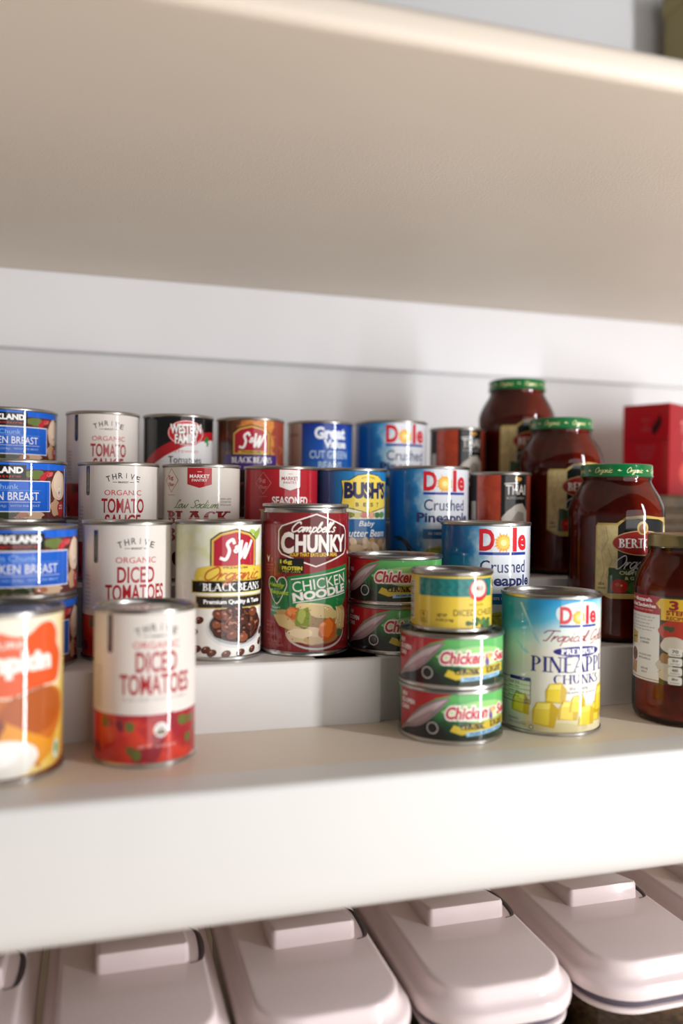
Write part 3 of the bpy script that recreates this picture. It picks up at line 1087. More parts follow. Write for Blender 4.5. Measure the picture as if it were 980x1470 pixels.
def chunks(t, r):
    a = Art(r - 0.9, 25.5)
    navy = (36, 36, 120)
    bg = grad('tropical_sky_print', .65, -1.9, 2.15, .32, 3, [(0.05, (16, 140, 196)), (0.32, (78, 176, 212)), (0.58, (206, 220, 214)), (0.8, (226, 222, 208))])
    a.poly((150, 200, 216), [(-52, 108), (-50, 108), (-33, 74), (-38, 80)], 1)
    a.poly((170, 208, 216), [(-60, 80), (-59, 82), (-42, 66), (-47, 67)], 1)
    a.blob((214, 224, 226), 2, 100, 22, 11, 1, seed=4, j=.1)
    fruit_logo(a, 0, 92, 106, 36)
    a.script((150, 40, 60), 'Tropical Gold', 2, 81.5, 66, 8.6, .8, 3, shear=.35)
    a.ell(navy, 0, 69.3, 23, 4.3, 3, n=30)
    a.serif(W_, 'PREMIUM', 0, 69.3, 33, 4.4, 4, thick=.2, thin=.1)
    a.serif(navy, 'PINEAPPLE', 0, 58.6, 82, 12.6, 3, thick=.15, thin=.055)
    a.serif(navy, 'CHUNKS', 0, 46.6, 46, 7.4, 3, thick=.15, thin=.06)
    a.text((96, 80, 120), 'IN 100%', 0, 39, 18, 2.2, 3)
    a.text((96, 80, 120), 'PINEAPPLE JUICE', 0, 35.5, 36, 2.2, 3)
    a.rect((226, 222, 200), -80, -41, 24.6, 44.5, 6)
    a.line(navy, [(-80, 24.6), (-41, 24.6), (-41, 44.5), (-80, 44.5)], .5, 8, True)
    a.rect(navy, -62, -41, 43, 46, 7)
    for k in range(4):
        a.line((70, 70, 90), [(-78, 39.6 - k * 4), (-41, 39.6 - k * 4)], .35, 7)
        a.text((50, 50, 70), ['Total Fat', 'Sodium 10mg', 'Carbs 20g', 'Sugars'][k], -58, 41.2 - k * 4, 13, 1.8, 7, bold=.02)
    a.ell((226, 214, 172), 6, 12, 54, 14, 2, n=36)
    a.blob((214, 200, 150), -20, 7, 30, 4, 3, seed=9)
    for k, (x, y, s) in enumerate([(-20, 35, 9), (-50, 24, 9), (-29, 17.5, 11), (-9, 21, 9), (30, 28, 12), (8, 16, 9.5), (22, 18, 9), (44, 22, 11), (-1, 26, 8)]):
        cube_chunk(a, x, y, s, k, 4 + (k % 3) * 2)
    a.line((90, 60, 50), spline([(10, 20), (24, 17), (34, 11), (38, 5)], 6), .6, 3)
    a.ell((90, 90, 90), -40, 5.8, 2, 2, 4)
    a.ell((226, 214, 172), -40, 5.8, 1.4, 1.4, 5)
    a.text((90, 90, 80), 'NET WT 20 OZ (567g)', -54, 7, 18, 2, 4)
    a.text((90, 90, 80), 'DRAINED', -58, 10.5, 12, 1.6, 4)
    a.build('label', t, bg, 3.4, 112.2)


chunks(tin('large PINEAPPLE CHUNKS can standing on the shelf in front', 377.5, 636.5, 0, 42.6, 115), 42.6)

# --- coconut milk -------------------------------------------------------------


def thai(t, r):
    a = Art(r - 0.9, 0)
    bg = grad('rust_orange_print', .8, .4, .3, .8, 5, [(0.2, (140, 36, 26)), (0.5, (186, 70, 36)), (0.8, (160, 50, 34))])
    a.rect((9, 7, 8), 1, 33, 3.4, 108.6, 1)
    a.rect((9, 7, 8), -100, -27, 3.4, 108.6, 1)
    a.rect((200, 192, 184), -38, -28.5, 60, 80, 2)
    wh = (226, 220, 214)
    a.text(wh, 'THAI', 18, 92.3, 24, 10, 2, bold=.012)
    a.line(wh, [(5, 98.5), (20, 99.5)], 1.0, 3)
    a.text((170, 164, 160), 'KITCHEN', 18, 83.6, 21, 2.4, 2, bold=.01)
    a.blob((196, 140, 60), 20, 103.5, 4.2, 2.4, 2, seed=2)
    a.poly((200, 192, 182), [(2, 63), (8, 70), (18, 77), (26, 78), (33, 70), (33, 52), (2, 52)], 2)
    a.poly((150, 140, 130), [(12, 60), (20, 70), (28, 68), (30, 55)], 3)
    a.text(wh, 'COCONUT MILK', 17, 44, 28, 5, 3, bold=.02)
    a.build('label', t, bg, 3.4, 108.6)


thai(tin('black and orange coconut milk can on the middle step', 419.4, 815.5, SZ[2] + .1, 33.4, 111), 33.4)
thai(tin('black and orange coconut milk can on the top step, before the rearmost jar', 418, 925, SZ[3] + .1, 33.4, 111), 33.4)

# --- tall soup tin ---------------------------------------------------------------


def chunky(t, r):
    a = Art(r - 0.9, 0)
    wh = (238, 228, 222)
    cx = 9.5
    H = [(cx, 122.5), (cx + 31, 112), (cx + 34, 108), (cx + 34, 92), (cx + 31, 88), (cx, 77.5), (cx - 31, 88), (cx - 34, 92), (cx - 34, 108), (cx - 31, 112)]
    a.poly((96, 14, 20), H, 1)
    a.line(wh, H, 1.1, 2, True)
    a.script(wh, "Campbell's", cx - 1, 111.0, 40, 8.5, 1.15, 3, shear=.35)
    a.text((60, 8, 12), 'C', cx - 25.2, 97.3, 11, 16.6, 3, bold=.075)
    a.text(wh, 'C', cx - 25.4, 97.8, 10.6, 16.6, 4, bold=.045)
    a.text((60, 8, 12), 'HUNKY', cx + 6.6, 96.8, 47.6, 13.6, 3, bold=.085)
    a.text(wh, 'HUNKY', cx + 6.4, 97.3, 47.6, 13.6, 4, bold=.045)
    a.text((226, 180, 50), 'SOUP THAT EATS LIKE A MEAL', cx - 1, 87.8, 44, 3.2, 3, bold=.035)
    a.rect(BLK, -25.5, -1, 71.5, 84.5, 3)
    ye = (220, 206, 60)
    a.text(ye, '16g', -17, 81, 11, 4.2, 4, bold=.03)
    a.text(ye, 'PROTEIN', -11.5, 75.9, 18, 2.9, 4, bold=.04)
    a.text((170, 160, 70), 'PER CAN', -12, 73, 16, 1.8, 4, bold=.01)
    gr = (22, 120, 58)
    G = [(-16, 68.5), (4, 71.5), (22, 75), (46, 79), (48, 60), (44, 48), (36, 38), (20, 36), (-12, 37), (-16, 50)]
    a.poly(gr, G, 2)
    a.poly((20, 112, 54), [(-33, 58), (-14, 66), (-12, 40), (-14, 35), (-32, 33.5)], 2)
    a.line(wh, [(-12, 66.2), (43.5, 74.6)], .8, 3)
    a.text(wh, 'CHICKEN', 15.5, 63.3, 53, 9.0, 3, bold=0.0, rot=8.2)
    a.text(wh, 'NOODLE', 15.8, 54.6, 52, 6.6, 3, bold=.05, rot=8.2)
    a.line(wh, [(-10, 46.3), (43, 53.5)], .8, 3)
    hx, hy = -26, 58
    Hh = spline([(hx, hy + 5), (hx + 3, hy + 9), (hx + 7.5, hy + 9.5), (hx + 10, hy + 5), (hx + 8.5, hy - 1), (hx, hy - 13.5), (hx - 8.5, hy - 1), (hx - 10, hy + 5), (hx - 7.5, hy + 9.5), (hx - 3, hy + 9), (hx, hy + 5)], 4)
    a.poly((18, 96, 48), Hh, 3)
    a.line(wh, Hh, .75, 4)
    a.text((176, 206, 50), 'Healthy', hx - .5, 60.6, 16, 4.6, 5, bold=.03, shear=.2, rot=-3)
    a.text((176, 206, 50), 'Request', hx + 2, 54.4, 19, 4.6, 5, bold=.03, shear=.2, rot=-3)
    a.text((200, 220, 200), 'Heart', hx - .5, 41.6, 9, 2.4, 5, bold=.01)
    a.text((200, 220, 200), 'Healthy', hx - .5, 38.4, 12, 2.6, 5, bold=.01)
    a.line((198, 70, 70), [(-33, 84), (-32, 81), (-31, 84.5)], .9, 3)
    a.poly(wh, [(-39.5, 87), (-37.2, 80), (-35, 86.5), (-37, 84)], 3)
    sm = (198, 96, 92)
    for k, (s, v) in enumerate([('MADE', 78), ('WITH NO', 75.6), ('ANTIBIOTICS', 73.2), ('CHICKEN', 28.5), ('MEAT', 25.2), ('NO ADDED', 22), ('MSG', 18.8)]):
        a.text(sm, s, -34.5 + (k > 2), v, 9 if k < 3 else 10, 1.6 if k < 3 else 2.2, 3, bold=.01)
    a.text(sm, 'NET WT 18.6 OZ', -29.5, 12.5, 15, 2.0, 3, bold=.01)
    a.text(sm, '(1 LB 2.6 OZ) 527g', -27.5, 9, 18, 1.8, 3, bold=.01)
    for k in range(11):
        a.text((150, 60, 60), 'NATURAL'[k % 7], 45.5, 20 + k * 2.8, 1.8, 1.8, 3, rot=90, bold=.01)
    a.text(sm, 'U', 41, 12, 2, 2, 3)
    # spoon rim and food
    a.ell((196, 190, 188), 12, 21, 29, 15.5, 3, n=32)
    a.ell((120, 30, 30), 12, 22.6, 28.5, 15.3, 4, n=32)
    N1, N2, N3, CK = (212, 184, 124), (192, 158, 96), (226, 204, 150), (214, 186, 148)
    a.blob((150, 112, 62), 11, 25, 28, 15, 5, seed=1, j=.06)
    a.blob(N2, -15, 31, 13, 7.5, 6, seed=2, rot=-20)
    a.blob(N1, -18, 30, 11, 5, 7, seed=3, rot=-25)
    a.blob(N3, 12, 40.5, 18, 6, 6, seed=4, rot=-8)
    a.blob(N1, 16, 38, 17, 5, 7, seed=5, rot=-14)
    a.blob(N2, 36, 33, 7, 11, 6, seed=6)
    for k in range(5):
        a.line([N3, N1][k % 2], spline([(30 + k * 2.4, 42 - k), (33 + k * 2, 34), (29 + k * 3, 27 - k)], 4), 1.3, 8)
    a.blob((206, 104, 38), -10, 37, 7.5, 6, 7, seed=7)
    a.blob((226, 130, 60), -11, 38.5, 4.5, 3.2, 8, seed=8)
    a.blob((128, 140, 50), -1, 33, 7, 9.5, 8, seed=9, rot=-12)
    a.blob((168, 176, 86), -2.5, 35, 3.6, 6, 9, seed=10, rot=-12)
    a.blob(CK, 0, 18.5, 16, 8, 8, seed=11, rot=-6, j=.2)
    a.blob((232, 208, 166), -3, 20.5, 10, 4.4, 9, seed=12, rot=-6, j=.25)
    a.blob((198, 166, 120), 8, 14, 9, 3.6, 9, seed=18, j=.25)
    a.blob((190, 84, 24), 21, 22.5, 9, 10, 9, seed=13)
    a.blob((222, 112, 34), 20, 24, 7, 7.6, 10, seed=14)
    a.blob((244, 160, 90), 16.6, 27.5, 2.6, 1.6, 11, seed=15)
    a.blob((60, 96, 40), 35, 19, 4, 3.4, 8, seed=16)
    rd = random.Random(8)
    for k in range(26):
        a.ell((84, 64, 34), rd.uniform(-18, 38), rd.uniform(13, 43), .6, .4, 11, n=6)
    a.build('label', t, ink((132, 16, 24)), 4.2, 123.6)


chunky(tin('tall dark red CHICKEN NOODLE soup can on the lowest step', 181.9, 730, SZ[1] + .1, 40.2, 131.5, 'neck'), 40.2)

# --- small tuna tins ---------------------------------------------------------------


def tuna(t, r, off):
    a = Art(r - 0.9, off)
    bg = grad('green_glow_print', .25, 2.9, -.1, .5, 6, [(0.1, (18, 36, 22)), (0.35, (26, 66, 34)), (0.62, (60, 136, 70)), (0.92, (96, 176, 96))])
    a.poly((182, 28, 38), [(-56, 39.6), (-3, 39.6), (-16, 36), (-30, 28), (-42, 17), (-56, 5)], 1)
    a.poly((24, 26, 24), [(-56, 5), (-42, 16), (-36, 20), (-20, 18), (-10, 12), (-6, 3.6), (-56, 3.6)], 1)
    P = spline([(-4, 38), (-20, 33), (-34, 24), (-46, 13), (-55, 5), (-44, 9), (-32, 12), (-22, 18), (-12, 28), (-4, 38)], 4)
    a.poly((150, 128, 132), P, 3)
    a.poly((206, 186, 190), spline([(-7, 36), (-20, 31), (-33, 22.5), (-46, 12), (-33, 17), (-22, 23), (-7, 36)], 4), 4)
    a.poly((176, 146, 152), spline([(-18, 28), (-30, 20.5), (-42, 13), (-32, 14.5), (-22, 21), (-18, 28)], 4), 5)
    q = [(-19 + 4.4 * math.cos(2 * PI * k / 16), 12.5 + 4.4 * math.sin(2 * PI * k / 16)) for k in range(16)]
    a.line((196, 190, 186), q, .9, 6, True)
    for k, (s, wd) in enumerate([('NEW', 8), ('EZ-OPEN', 17), ('CAN', 10)]):
        a.text(W_, s, -53 + wd / 2, 35 - k * 5, wd, 3.4, 4, bold=.04)
    a.blob((150, 200, 120), 22, 26, 32, 8, 1, seed=3, j=.1)
    a.blob((214, 226, 170), 24, 24, 28, 5.6, 2, seed=4, j=.1)
    for dl, c, b in ((0, (246, 236, 230), .13), (1, (190, 30, 52), .035)):
        a.text(c, 'Chicken', 9.5, 25.2, 35, 9.2, 3 + dl, bold=b, shear=.18)
        a.text(c, 'Sea', 48, 25.2, 16, 7.6, 3 + dl, bold=b, shear=.18)
        a.text(c, 'of the', 33, 27, 8.5, 4, 3 + dl, bold=b * .7, shear=.18)
    a.text((230, 236, 220), 'The Mermaid', 6, 31.5, 16, 1.6, 3)
    a.blob((120, 80, 150), 31, 22, 2.2, 4, 5, seed=7)
    a.blob((236, 196, 60), 33, 25.5, 1.8, 1.8, 6, seed=8)
    a.poly((214, 186, 56), [(-5, 11), (-2, 16), (4, 14), (12, 17), (52, 19.5), (54, 12), (20, 10), (4, 8)], 3)
    a.serif((24, 24, 18), 'CHUNK', 13, 14.6, 21, 4.8, 5, thick=.26, thin=.14)
    a.serif((24, 24, 18), 'LIGHT', 40, 15.4, 19, 4.6, 5, thick=.26, thin=.14)
    a.poly((160, 206, 230), [(8, 6.8), (48, 9.6), (48, 12.8), (8, 10)], 6)
    a.text((40, 90, 150), 'PREMIUM WILD TUNA', 28, 9.8, 34, 1.9, 7, bold=.03, rot=4)
    a.build('label', t, bg, 3.4, 39.6)


TH = 43.2
tl = ['lower green and red tuna can of the stack on the lowest riser step', 'upper green and red tuna can of the stack on the lowest riser step']
for j, off in enumerate((0, -10)):
    tuna(tin(tl[j], 265.4, 720.6, SZ[1] + .1 + TH * j, 43.3, TH - .1, group='green tuna cans', name='tuna_can'), 43.3, off)
tl = ['bottom green and red tuna can of the stack on the shelf in front', 'green and red tuna can directly under the small yellow chile can']
for j, off in enumerate((5, 0)):
    tuna(tin(tl[j], 284, 635.2, 0 + TH * j, 43.3, TH - .1, group='green tuna cans', name='tuna_can'), 43.3, off)

# --- diced chiles --------------------------------------------------------------------


def chiles(t, r):
    a = Art(r - 0.9, 0)
    a.rect((14, 116, 112), -29, 42, 28.5, 43, 1)
    for k in range(9):
        x = -27 + k * 7.4
        a.line((10, 92, 92), [(x, 41), (x + 3, 37), (x, 33), (x + 3, 29.5)], .8, 2)
        a.line((30, 136, 128), [(x + 3.6, 41), (x + 6.4, 37), (x + 3.6, 33), (x + 6.4, 29.5)], .7, 2)
        a.line((10, 92, 92), [(x, 36), (x + 5, 36)], .6, 2)
    a.rect((222, 214, 196), -48, -36, 8, 40, 1)
    for k in range(15):
        a.line((70, 62, 60), [(-47, 10 + k * 2), (-38, 10 + k * 2)], .7 if k % 3 else 1.1, 2)
    a.ell((200, 40, 40), 24, 33.5, 9.5, 9, 3)
    a.ell((226, 210, 196), 24, 35, 7.8, 6.8, 4)
    a.text((120, 60, 50), 'MILD', 24, 35, 9, 3, 5, bold=.02)
    a.line((196, 40, 40), [(16, 28), (24, 25.6), (32, 28)], 1, 5)
    a.text((96, 78, 30), 'FIRE ROASTED', 22, 22, 14, 1.5, 3)
    a.text((70, 56, 24), 'DICED CHILES', 22, 15.8, 40, 5.0, 3, bold=.0)
    a.text((70, 56, 24), 'NET WT', -7, 13.5, 8, 2.4, 3, bold=.03)
    a.text((70, 56, 24), '4 OZ (113g)', -5, 9.6, 14, 2.4, 3, bold=.03)
    a.line((110, 96, 40), [(-27, 7), (-20, 7), (-20, 16), (-27, 16)], .35, 3, True)
    a.text((90, 76, 30), 'K', -23.5, 13.6, 2.4, 3, 4, bold=.02)
    a.text((90, 76, 30), 'CC', -23.5, 9.2, 5, 2.6, 4, bold=.02)
    rd = random.Random(5)
    for k in range(16):
        a.blob(rd.choice([(66, 104, 50), (96, 132, 60), (50, 84, 44)]), rd.uniform(14, 38), rd.uniform(4.5, 10.5), 2.8, 2, 4 + k % 3, seed=k)
    a.build('label', t, ink((222, 190, 62)), 3.6, 44.4)


chiles(tin('small yellow and teal DICED CHILES can on top of the tuna cans', 284.5, 637.5, 2 * TH + .1, 34.3, 48.5), 34.3)

# --- pumpkin --------------------------------------------------------------------------


def pumpkin(t, r):
    a = Art(r - 0.9, 0)
    bg = grad('pumpkin_cream_print', .9, -.4, .45, .35, 3, [(0.2, (236, 226, 206)), (0.5, (238, 222, 178)), (0.72, (232, 196, 90)), (0.95, (214, 140, 40))])
    org = (220, 84, 30)
    P = spline([(-46, 92), (-40, 103), (-28, 104), (-14, 98), (0, 101), (10, 98), (20, 98), (30, 105), (40, 105), (46, 98), (46, 90), (51, 82), (50, 72), (46, 64), (34, 63), (22, 62), (8, 58), (-8, 60), (-24, 62), (-40, 64), (-48, 74), (-46, 92)], 3)
    Q = [(x * 1.05, 82 + (y - 82) * 1.06) for x, y in P]
    a.poly((238, 214, 190), Q, 2)
    a.poly(org, P, 3)
    a.text((238, 226, 214), '100% PURE', -4, 92.5, 42, 4.4, 4, bold=.02)
    a.text((246, 236, 226), 'Pumpkin', 5, 79, 66, 16, 4, bold=.07)
    a.blob((196, 106, 36), 20, 44, 34, 24, 1, seed=2, j=.05)
    a.blob((172, 84, 28), 26, 47, 24, 16, 2, seed=3, j=.05)
    a.poly((222, 146, 36), [(2, 44), (16, 36), (40, 24), (46, 30), (42, 16), (30, 10), (0, 30)], 3)
    a.poly((196, 128, 58), [(0, 30), (30, 10), (30, 7), (0, 26)], 4)
    a.poly((134, 62, 36), [(-6, 30), (2, 46), (6, 40), (0, 28)], 4)
    a.poly((206, 124, 34), [(-50, 52), (0, 44), (0, 38), (-50, 22)], 2)
    a.blob((238, 232, 222), 2, 16, 26, 13, 5, seed=5, j=.08)
    a.blob((246, 242, 236), -2, 20, 14, 8, 6, seed=6, j=.1)
    a.poly((110, 40, 26), [(-60, 3.5), (60, 3.5), (60, 9), (44, 6), (20, 4.6), (-60, 4.6)], 7)
    a.ell((214, 226, 200), 46, 16, 4, 7, 6)
    a.ell((110, 160, 90), 46, 17, 2.4, 4, 7)
    a.build('label', t, bg, 3.4, 110)


pumpkin(tin('large orange Pumpkin can at the left edge of the shelf', -66, 626.7, 0, 45.5, 114), 45.5)

# ------------------------------------------------------------------ glass sauce jars
SAUCE = mat('tomato_sauce', (104, 24, 8), rough=0.9, var=0.25, vscale=90)
SAUCE2 = mat('light_tomato_sauce', (140, 44, 14), rough=0.9, var=0.2, vscale=90)
for _m in (SAUCE, SAUCE2):
    _m.node_tree.nodes['Principled BSDF'].inputs['Specular IOR Level'].default_value = 0.0
GREEN = mat('green_lid_enamel', (8, 104, 54), rough=0.3, coat=0.6, coat_r=0.08)
GOLDL = mat('brass_tone_lid', (150, 140, 100), rough=0.3, metal=0.9)
_JM = {}


def jar_parts(key, prof, inner, lidr, lz0, lz1, lmat, smat):
    if key in _JM:
        return _JM[key]
    v, f = lathe(prof, 80, cap_hi=False)
    g = mesh_obj('glass', v, f, GLASS, None, smooth=True, sharp=70)
    v, f = lathe(inner, 80)
    s = mesh_obj('sauce', v, f, smat, None, smooth=True, sharp=60)
    n = 90
    lp = [(lidr - 1.2, lz0), (lidr, lz0 + .6), (lidr, lz0 + 1.6), (lidr - .6, lz0 + 2.2), (lidr - .6, lz1 - 1.6), (lidr - 1.4, lz1 - .4), (lidr - 3, lz1),
          (lidr - 5, lz1 - .1), (lidr - 6.5, lz1 - 1.0), (12, lz1 - 1.0), (10, lz1 - .4), (1.5, lz1 - .4)]
    v, f = lathe(lp, n)
    l = mesh_obj('lid', v, f, lmat, None, smooth=True, sharp=50)
    _JM[key] = (g.data, s.data, l.data)
    for o in (g, s, l):
        bpy.data.objects.remove(o)
    return _JM[key]


def big_jar(label, x, y, z, u0, glassr=47):
    r = glassr
    t = thing('sauce_jar', label, 'jar', (x, y, z), -math.atan2(x, y), 'green lidded sauce jars')
    prof = [(r - 9, 1.2), (r - 6, 0), (r - 2.4, 1.0), (r - .4, 5), (r, 10), (r, 40), (r - .6, 44), (r - .6, 118), (r, 122), (r, 127), (r - 1.6, 134),
            (r - 5.6, 143), (r - 10.5, 151), (r - 13.3, 156), (r - 13.6, 158.5), (r - 12.6, 160), (r - 13, 163), (r - 14, 166), (r - 14, 170)]
    inner = [(r - 9, 3.6), (r - 5, 4.4), (r - 3.2, 8), (r - 2.8, 12), (r - 3.2, 120), (r - 3, 127), (r - 5.4, 135), (r - 9, 143), (r - 13.6, 151), (r - 16, 155), (r - 16.4, 162)]
    g, s, l = jar_parts('big', prof, inner, 35.4, 161, 174, GREEN, SAUCE)
    link('glass', g, t)
    link('sauce', s, t)
    lo = link('lid', l, t)
    a = Art(34.9, 0)
    yl = (214, 214, 150)
    for k in range(7):
        u = -96 + k * 31 + u0 * .5
        a.script(yl, 'Organic', u, 167.4, 17, 5.2, .55, 2, shear=.3)
        a.poly(yl, [(u + 13, 167.2), (u + 15.5, 168.6), (u + 16, 167.4), (u + 18, 167.2), (u + 15.5, 166.4)], 2)
    a.build('lid_print', lo)
    a = Art(r - .55, u0)
    parch = mat('parchment_print', (212, 194, 142), rough=.5, coat=.4, coat_r=.12, var=.18, vscale=160)
    gold = (196, 166, 90)
    a.poly(ink(gold), [(0, 50), (8, 46), (14, 43), (92, 43), (98, 50), (98, 118), (92, 122), (66, 122), (46, 124), (28, 122), (20, 116), (2, 116), (0, 113)], 1)
    a.poly(parch, [(1.2, 51), (8, 47.5), (92, 47.5), (97, 51), (97, 114), (1.2, 114)], 2)
    a.poly(ink((7, 6, 9)), [(21, 60), (78, 60), (78, 117), (66, 120), (46, 121), (28, 119.5), (24, 116), (21, 113)], 3)
    a.line((170, 140, 80), [(5, 56), (9, 70), (6, 88), (12, 100), (10, 112)], .4, 3)
    a.line((170, 140, 80), [(14, 52), (11, 66), (16, 80), (12, 92)], .4, 3)
    a.ell((206, 176, 120), 45, 97, 29.5, 12.2, 4, n=34)
    a.ell((160, 34, 30), 45, 97, 28.6, 11.3, 5, n=34)
    a.serif(W_, 'BERTOLLI', 45, 96.8, 46, 8.6, 6, thick=.18, thin=.08)
    a.ell((206, 180, 110), 45, 111.5, 6, 6.6, 6)
    a.ell((150, 90, 40), 45, 111, 4, 4.6, 7)
    a.script((206, 206, 214), 'Organic', 40, 78, 42, 13, .9, 5, shear=.35)
    a.poly((44, 74, 40), [(12, 48), (90, 48), (88, 73), (46, 71), (13, 73)], 4)
    a.text((206, 200, 160), 'OLIVE OIL', 38, 68.2, 30, 3.4, 5, bold=.02)
    a.text((206, 200, 160), '& GARLIC', 40, 63, 24, 3, 5, bold=.02)
    a.blob((178, 34, 28), 23, 55, 8, 7.2, 6, seed=2, j=.05)
    a.blob((214, 80, 50), 21, 57, 2.2, 1.8, 7, seed=3)
    a.blob((226, 180, 90), 25, 56, 1.1, 1.1, 7, seed=4)
    a.blob((60, 104, 50), 38, 54, 8, 5, 6, seed=5)
    a.blob((220, 214, 196), 44, 51, 4, 3, 7, seed=6)
    a.text((96, 80, 50), 'USDA', 6, 57, 6, 2.4, 3, bold=.03)
    a.text((96, 80, 50), 'ORGANIC', 6.5, 53, 8, 2, 3, bold=.03)
    a.build('label', t)
    return t


big_jar('green lidded sauce jar nearest the front, on the lowest riser step', 506.5, 731.5, SZ[1] + .1, -18.6)
big_jar('green lidded sauce jar on the middle riser step, between the other two', 508, 840, SZ[2] + .1, -14)
big_jar('green lidded sauce jar rearmost on the top riser step', 503, 936, SZ[3] + .1, -20)

# front right jar
r = 45.3
t = thing('sauce_jar', 'jar with brass coloured lid and white recipe label, at right edge', 'jar', (508, 625.5, 0), -math.atan2(508, 624))
prof = [(r - 10, 1.5), (r - 7, 0), (r - 3, 1.2), (r - .6, 6), (r, 11), (r, 34), (r - .6, 37), (r - .6, 110), (r, 113), (r - .4, 120), (r - 3, 130), (r - 7, 139),
        (r - 11, 145), (r - 12.2, 148), (r - 11.4, 150), (r - 12, 156), (r - 12, 162)]
inner = [(r - 10, 4), (r - 6, 4.6), (r - 3.4, 9), (r - 3, 14), (r - 3.4, 112), (r - 3.6, 120), (r - 6.4, 130), (r - 10.4, 139), (r - 14, 145), (r - 15, 150)]
g, s, l = jar_parts('front', prof, inner, 34.6, 153, 164.5, GOLDL, SAUCE2)
link('glass', g, t)
link('sauce', s, t)
link('lid', l, t)
a = Art(r - .55, 0)
a.rect(ink((226, 222, 218)), -66, -22, 36, 111, 1)
a.rect(ink((166, 24, 44)), -66, -22, 95, 111, 2)
a.text((226, 196, 140), 'Easy', -57, 107, 9, 2.6, 3, bold=.02)
a.text(W_, 'Mozzarella', -41, 107, 22, 3.2, 3, bold=.03)
a.text(W_, 'Grilled Sandwiches', -44, 102, 36, 3.2, 3, bold=.03)
a.text((230, 180, 180), 'SERVES 4 PREP 10 MIN', -44, 98, 30, 1.6, 3)
for k in range(5):
    a.text((110, 106, 104), ['Drizzle 2 slices bread with oil', 'top with sauce and', 'mozzarella cheese then', 'close the sandwich and', 'grill until golden'][k], -44, 92 - k * 2.9, 34 - (k % 3) * 5, 1.5, 2)
a.poly(ink((190, 160, 90)), [(-60, 66), (-49, 67), (-48, 77), (-59, 79)], 2)
a.line((110, 120, 50), [(-58, 72), (-49.5, 73)], 1.4, 3)
a.ell((90, 34, 24), -54, 57, 5.6, 6, 2)
a.poly(ink((176, 120, 70)), [(-60, 41), (-50, 40), (-49, 51), (-58, 51)], 2)
a.line((226, 180, 120), [(-54, 41), (-53.5, 51)], 1.2, 3)
for k, v_ in enumerate((71, 57, 45)):
    a.text((90, 88, 90), ['SAUTE ON', 'ADD SAUCE AND', 'SERVE'][k], -38, v_ + 1.4, [13, 16, 9][k], 1.7, 2, bold=.02)
    a.text((90, 88, 90), ['2 SIDES', 'MOZZARELLA', 'HOT'][k], -38, v_ - 1.6, [11, 15, 7][k], 1.7, 2, bold=.02)
a.line((166, 24, 44), [(-66, 38), (-22, 38)], .5, 2)
a.rect(ink((60, 50, 24)), -22, 62, 36, 111, 1)
a.poly(ink((222, 180, 40)), [(-26, 104.5), (-21, 109.5), (5, 109.5), (5, 91), (-21, 91), (-21, 100)], 4)
a.text((150, 24, 30), '3', -10, 104, 6.5, 7.5, 5, bold=.04)
a.text((150, 24, 30), 'STEP', -8.5, 97.6, 15, 3.8, 5, bold=.04)
a.text((150, 24, 30), 'RECIPE', -8.5, 93, 15, 3, 5, bold=.03)
a.blob((176, 50, 30), -7, 82, 16, 10, 2, seed=3, j=.05)
a.blob((60, 74, 40), -12, 84, 5, 3, 3, seed=4, j=.5)
a.blob((206, 196, 180), -10, 70, 11, 7, 3, seed=5, j=.06)
a.blob((190, 178, 160), -18, 52, 7, 5, 2, seed=6)
a.blob((150, 110, 60), -17, 58, 5, 5, 3, seed=7)
a.blob((196, 180, 160), -14, 44, 9, 5, 2, seed=8)
a.blob((60, 110, 50), 6, 62, 6, 5, 3, seed=9)
for k in range(4):
    yy = 64 - k * 8
    a.poly(ink((222, 218, 208)), [(x, y) for x, y in rrect(-14, -2.5, yy - 3.4, yy + 3.6, 1.8, 3)], 4)
    a.text((60, 56, 50), ['70', '2g', '480', '8g'][k], -8.2, yy + 1, 5, 2.4, 5, bold=.02)
    a.text((90, 86, 80), ['CALORIES', 'SAT FAT', 'SODIUM', 'SUGARS'][k], -8.2, yy - 1.8, 8, 1.2, 5)
a.rect(ink((196, 160, 60)), 8, 60, 40, 106, 2)
a.build('label', t)

# ------------------------------------------------------------------ red carton and the basket it stands on
REDB = mat('red_carton', (160, 14, 28), rough=0.35, coat=0.5, coat_r=0.12)
bz = CAMZ + 12
t = thing('food_carton', 'red carton on the dark woven basket at the back right', 'carton', (724, 930, bz), R(29))
v, f = box(0, 150, 0, 65, 0, 121, .8)
mesh_obj('carton_body', v, f, REDB, t)
v, f = box(.5, 149.5, .5, 64.5, 121, 122)
mesh_obj('top_flap', v, f, mat('red_carton_edge', (150, 16, 30), rough=.5), t)
a = Art(None, 0)
a.text((226, 130, 130), 'TOMATO', 75, 92, 80, 16, 2, bold=.03)
a.text((226, 150, 140), 'SOUP', 75, 68, 60, 14, 2, bold=.03)
a.ell((206, 70, 60), 75, 30, 44, 20, 1)
a.ell((230, 120, 90), 70, 33, 22, 10, 2)
a.build('front_print', t, loc=(0, -.1, 0))
a = Art(None, 0)
for k, (s, v_, wd) in enumerate([('HEAT', 101, 14), ('&', 94, 3), ('SERVE', 88, 14), ('BEST SERVED', 64, 26), ('CHILLED', 57, 22), ('OR HOT', 50, 18)]):
    a.text((160, 70, 74), s, 33, v_, wd, 4.2, 2, bold=.01)
a.line((96, 10, 20), [(2, 74), (63, 74)], 1.2, 1)
a.poly(ink((50, 8, 14)), spline([(52, 108), (54, 96), (48, 84), (44, 80), (40, 88), (46, 98), (52, 108)], 4), 1)
o = a.build('side_print', t, rz=R(-90))
o.location = (-0.1 * S, 65 * S, 0)
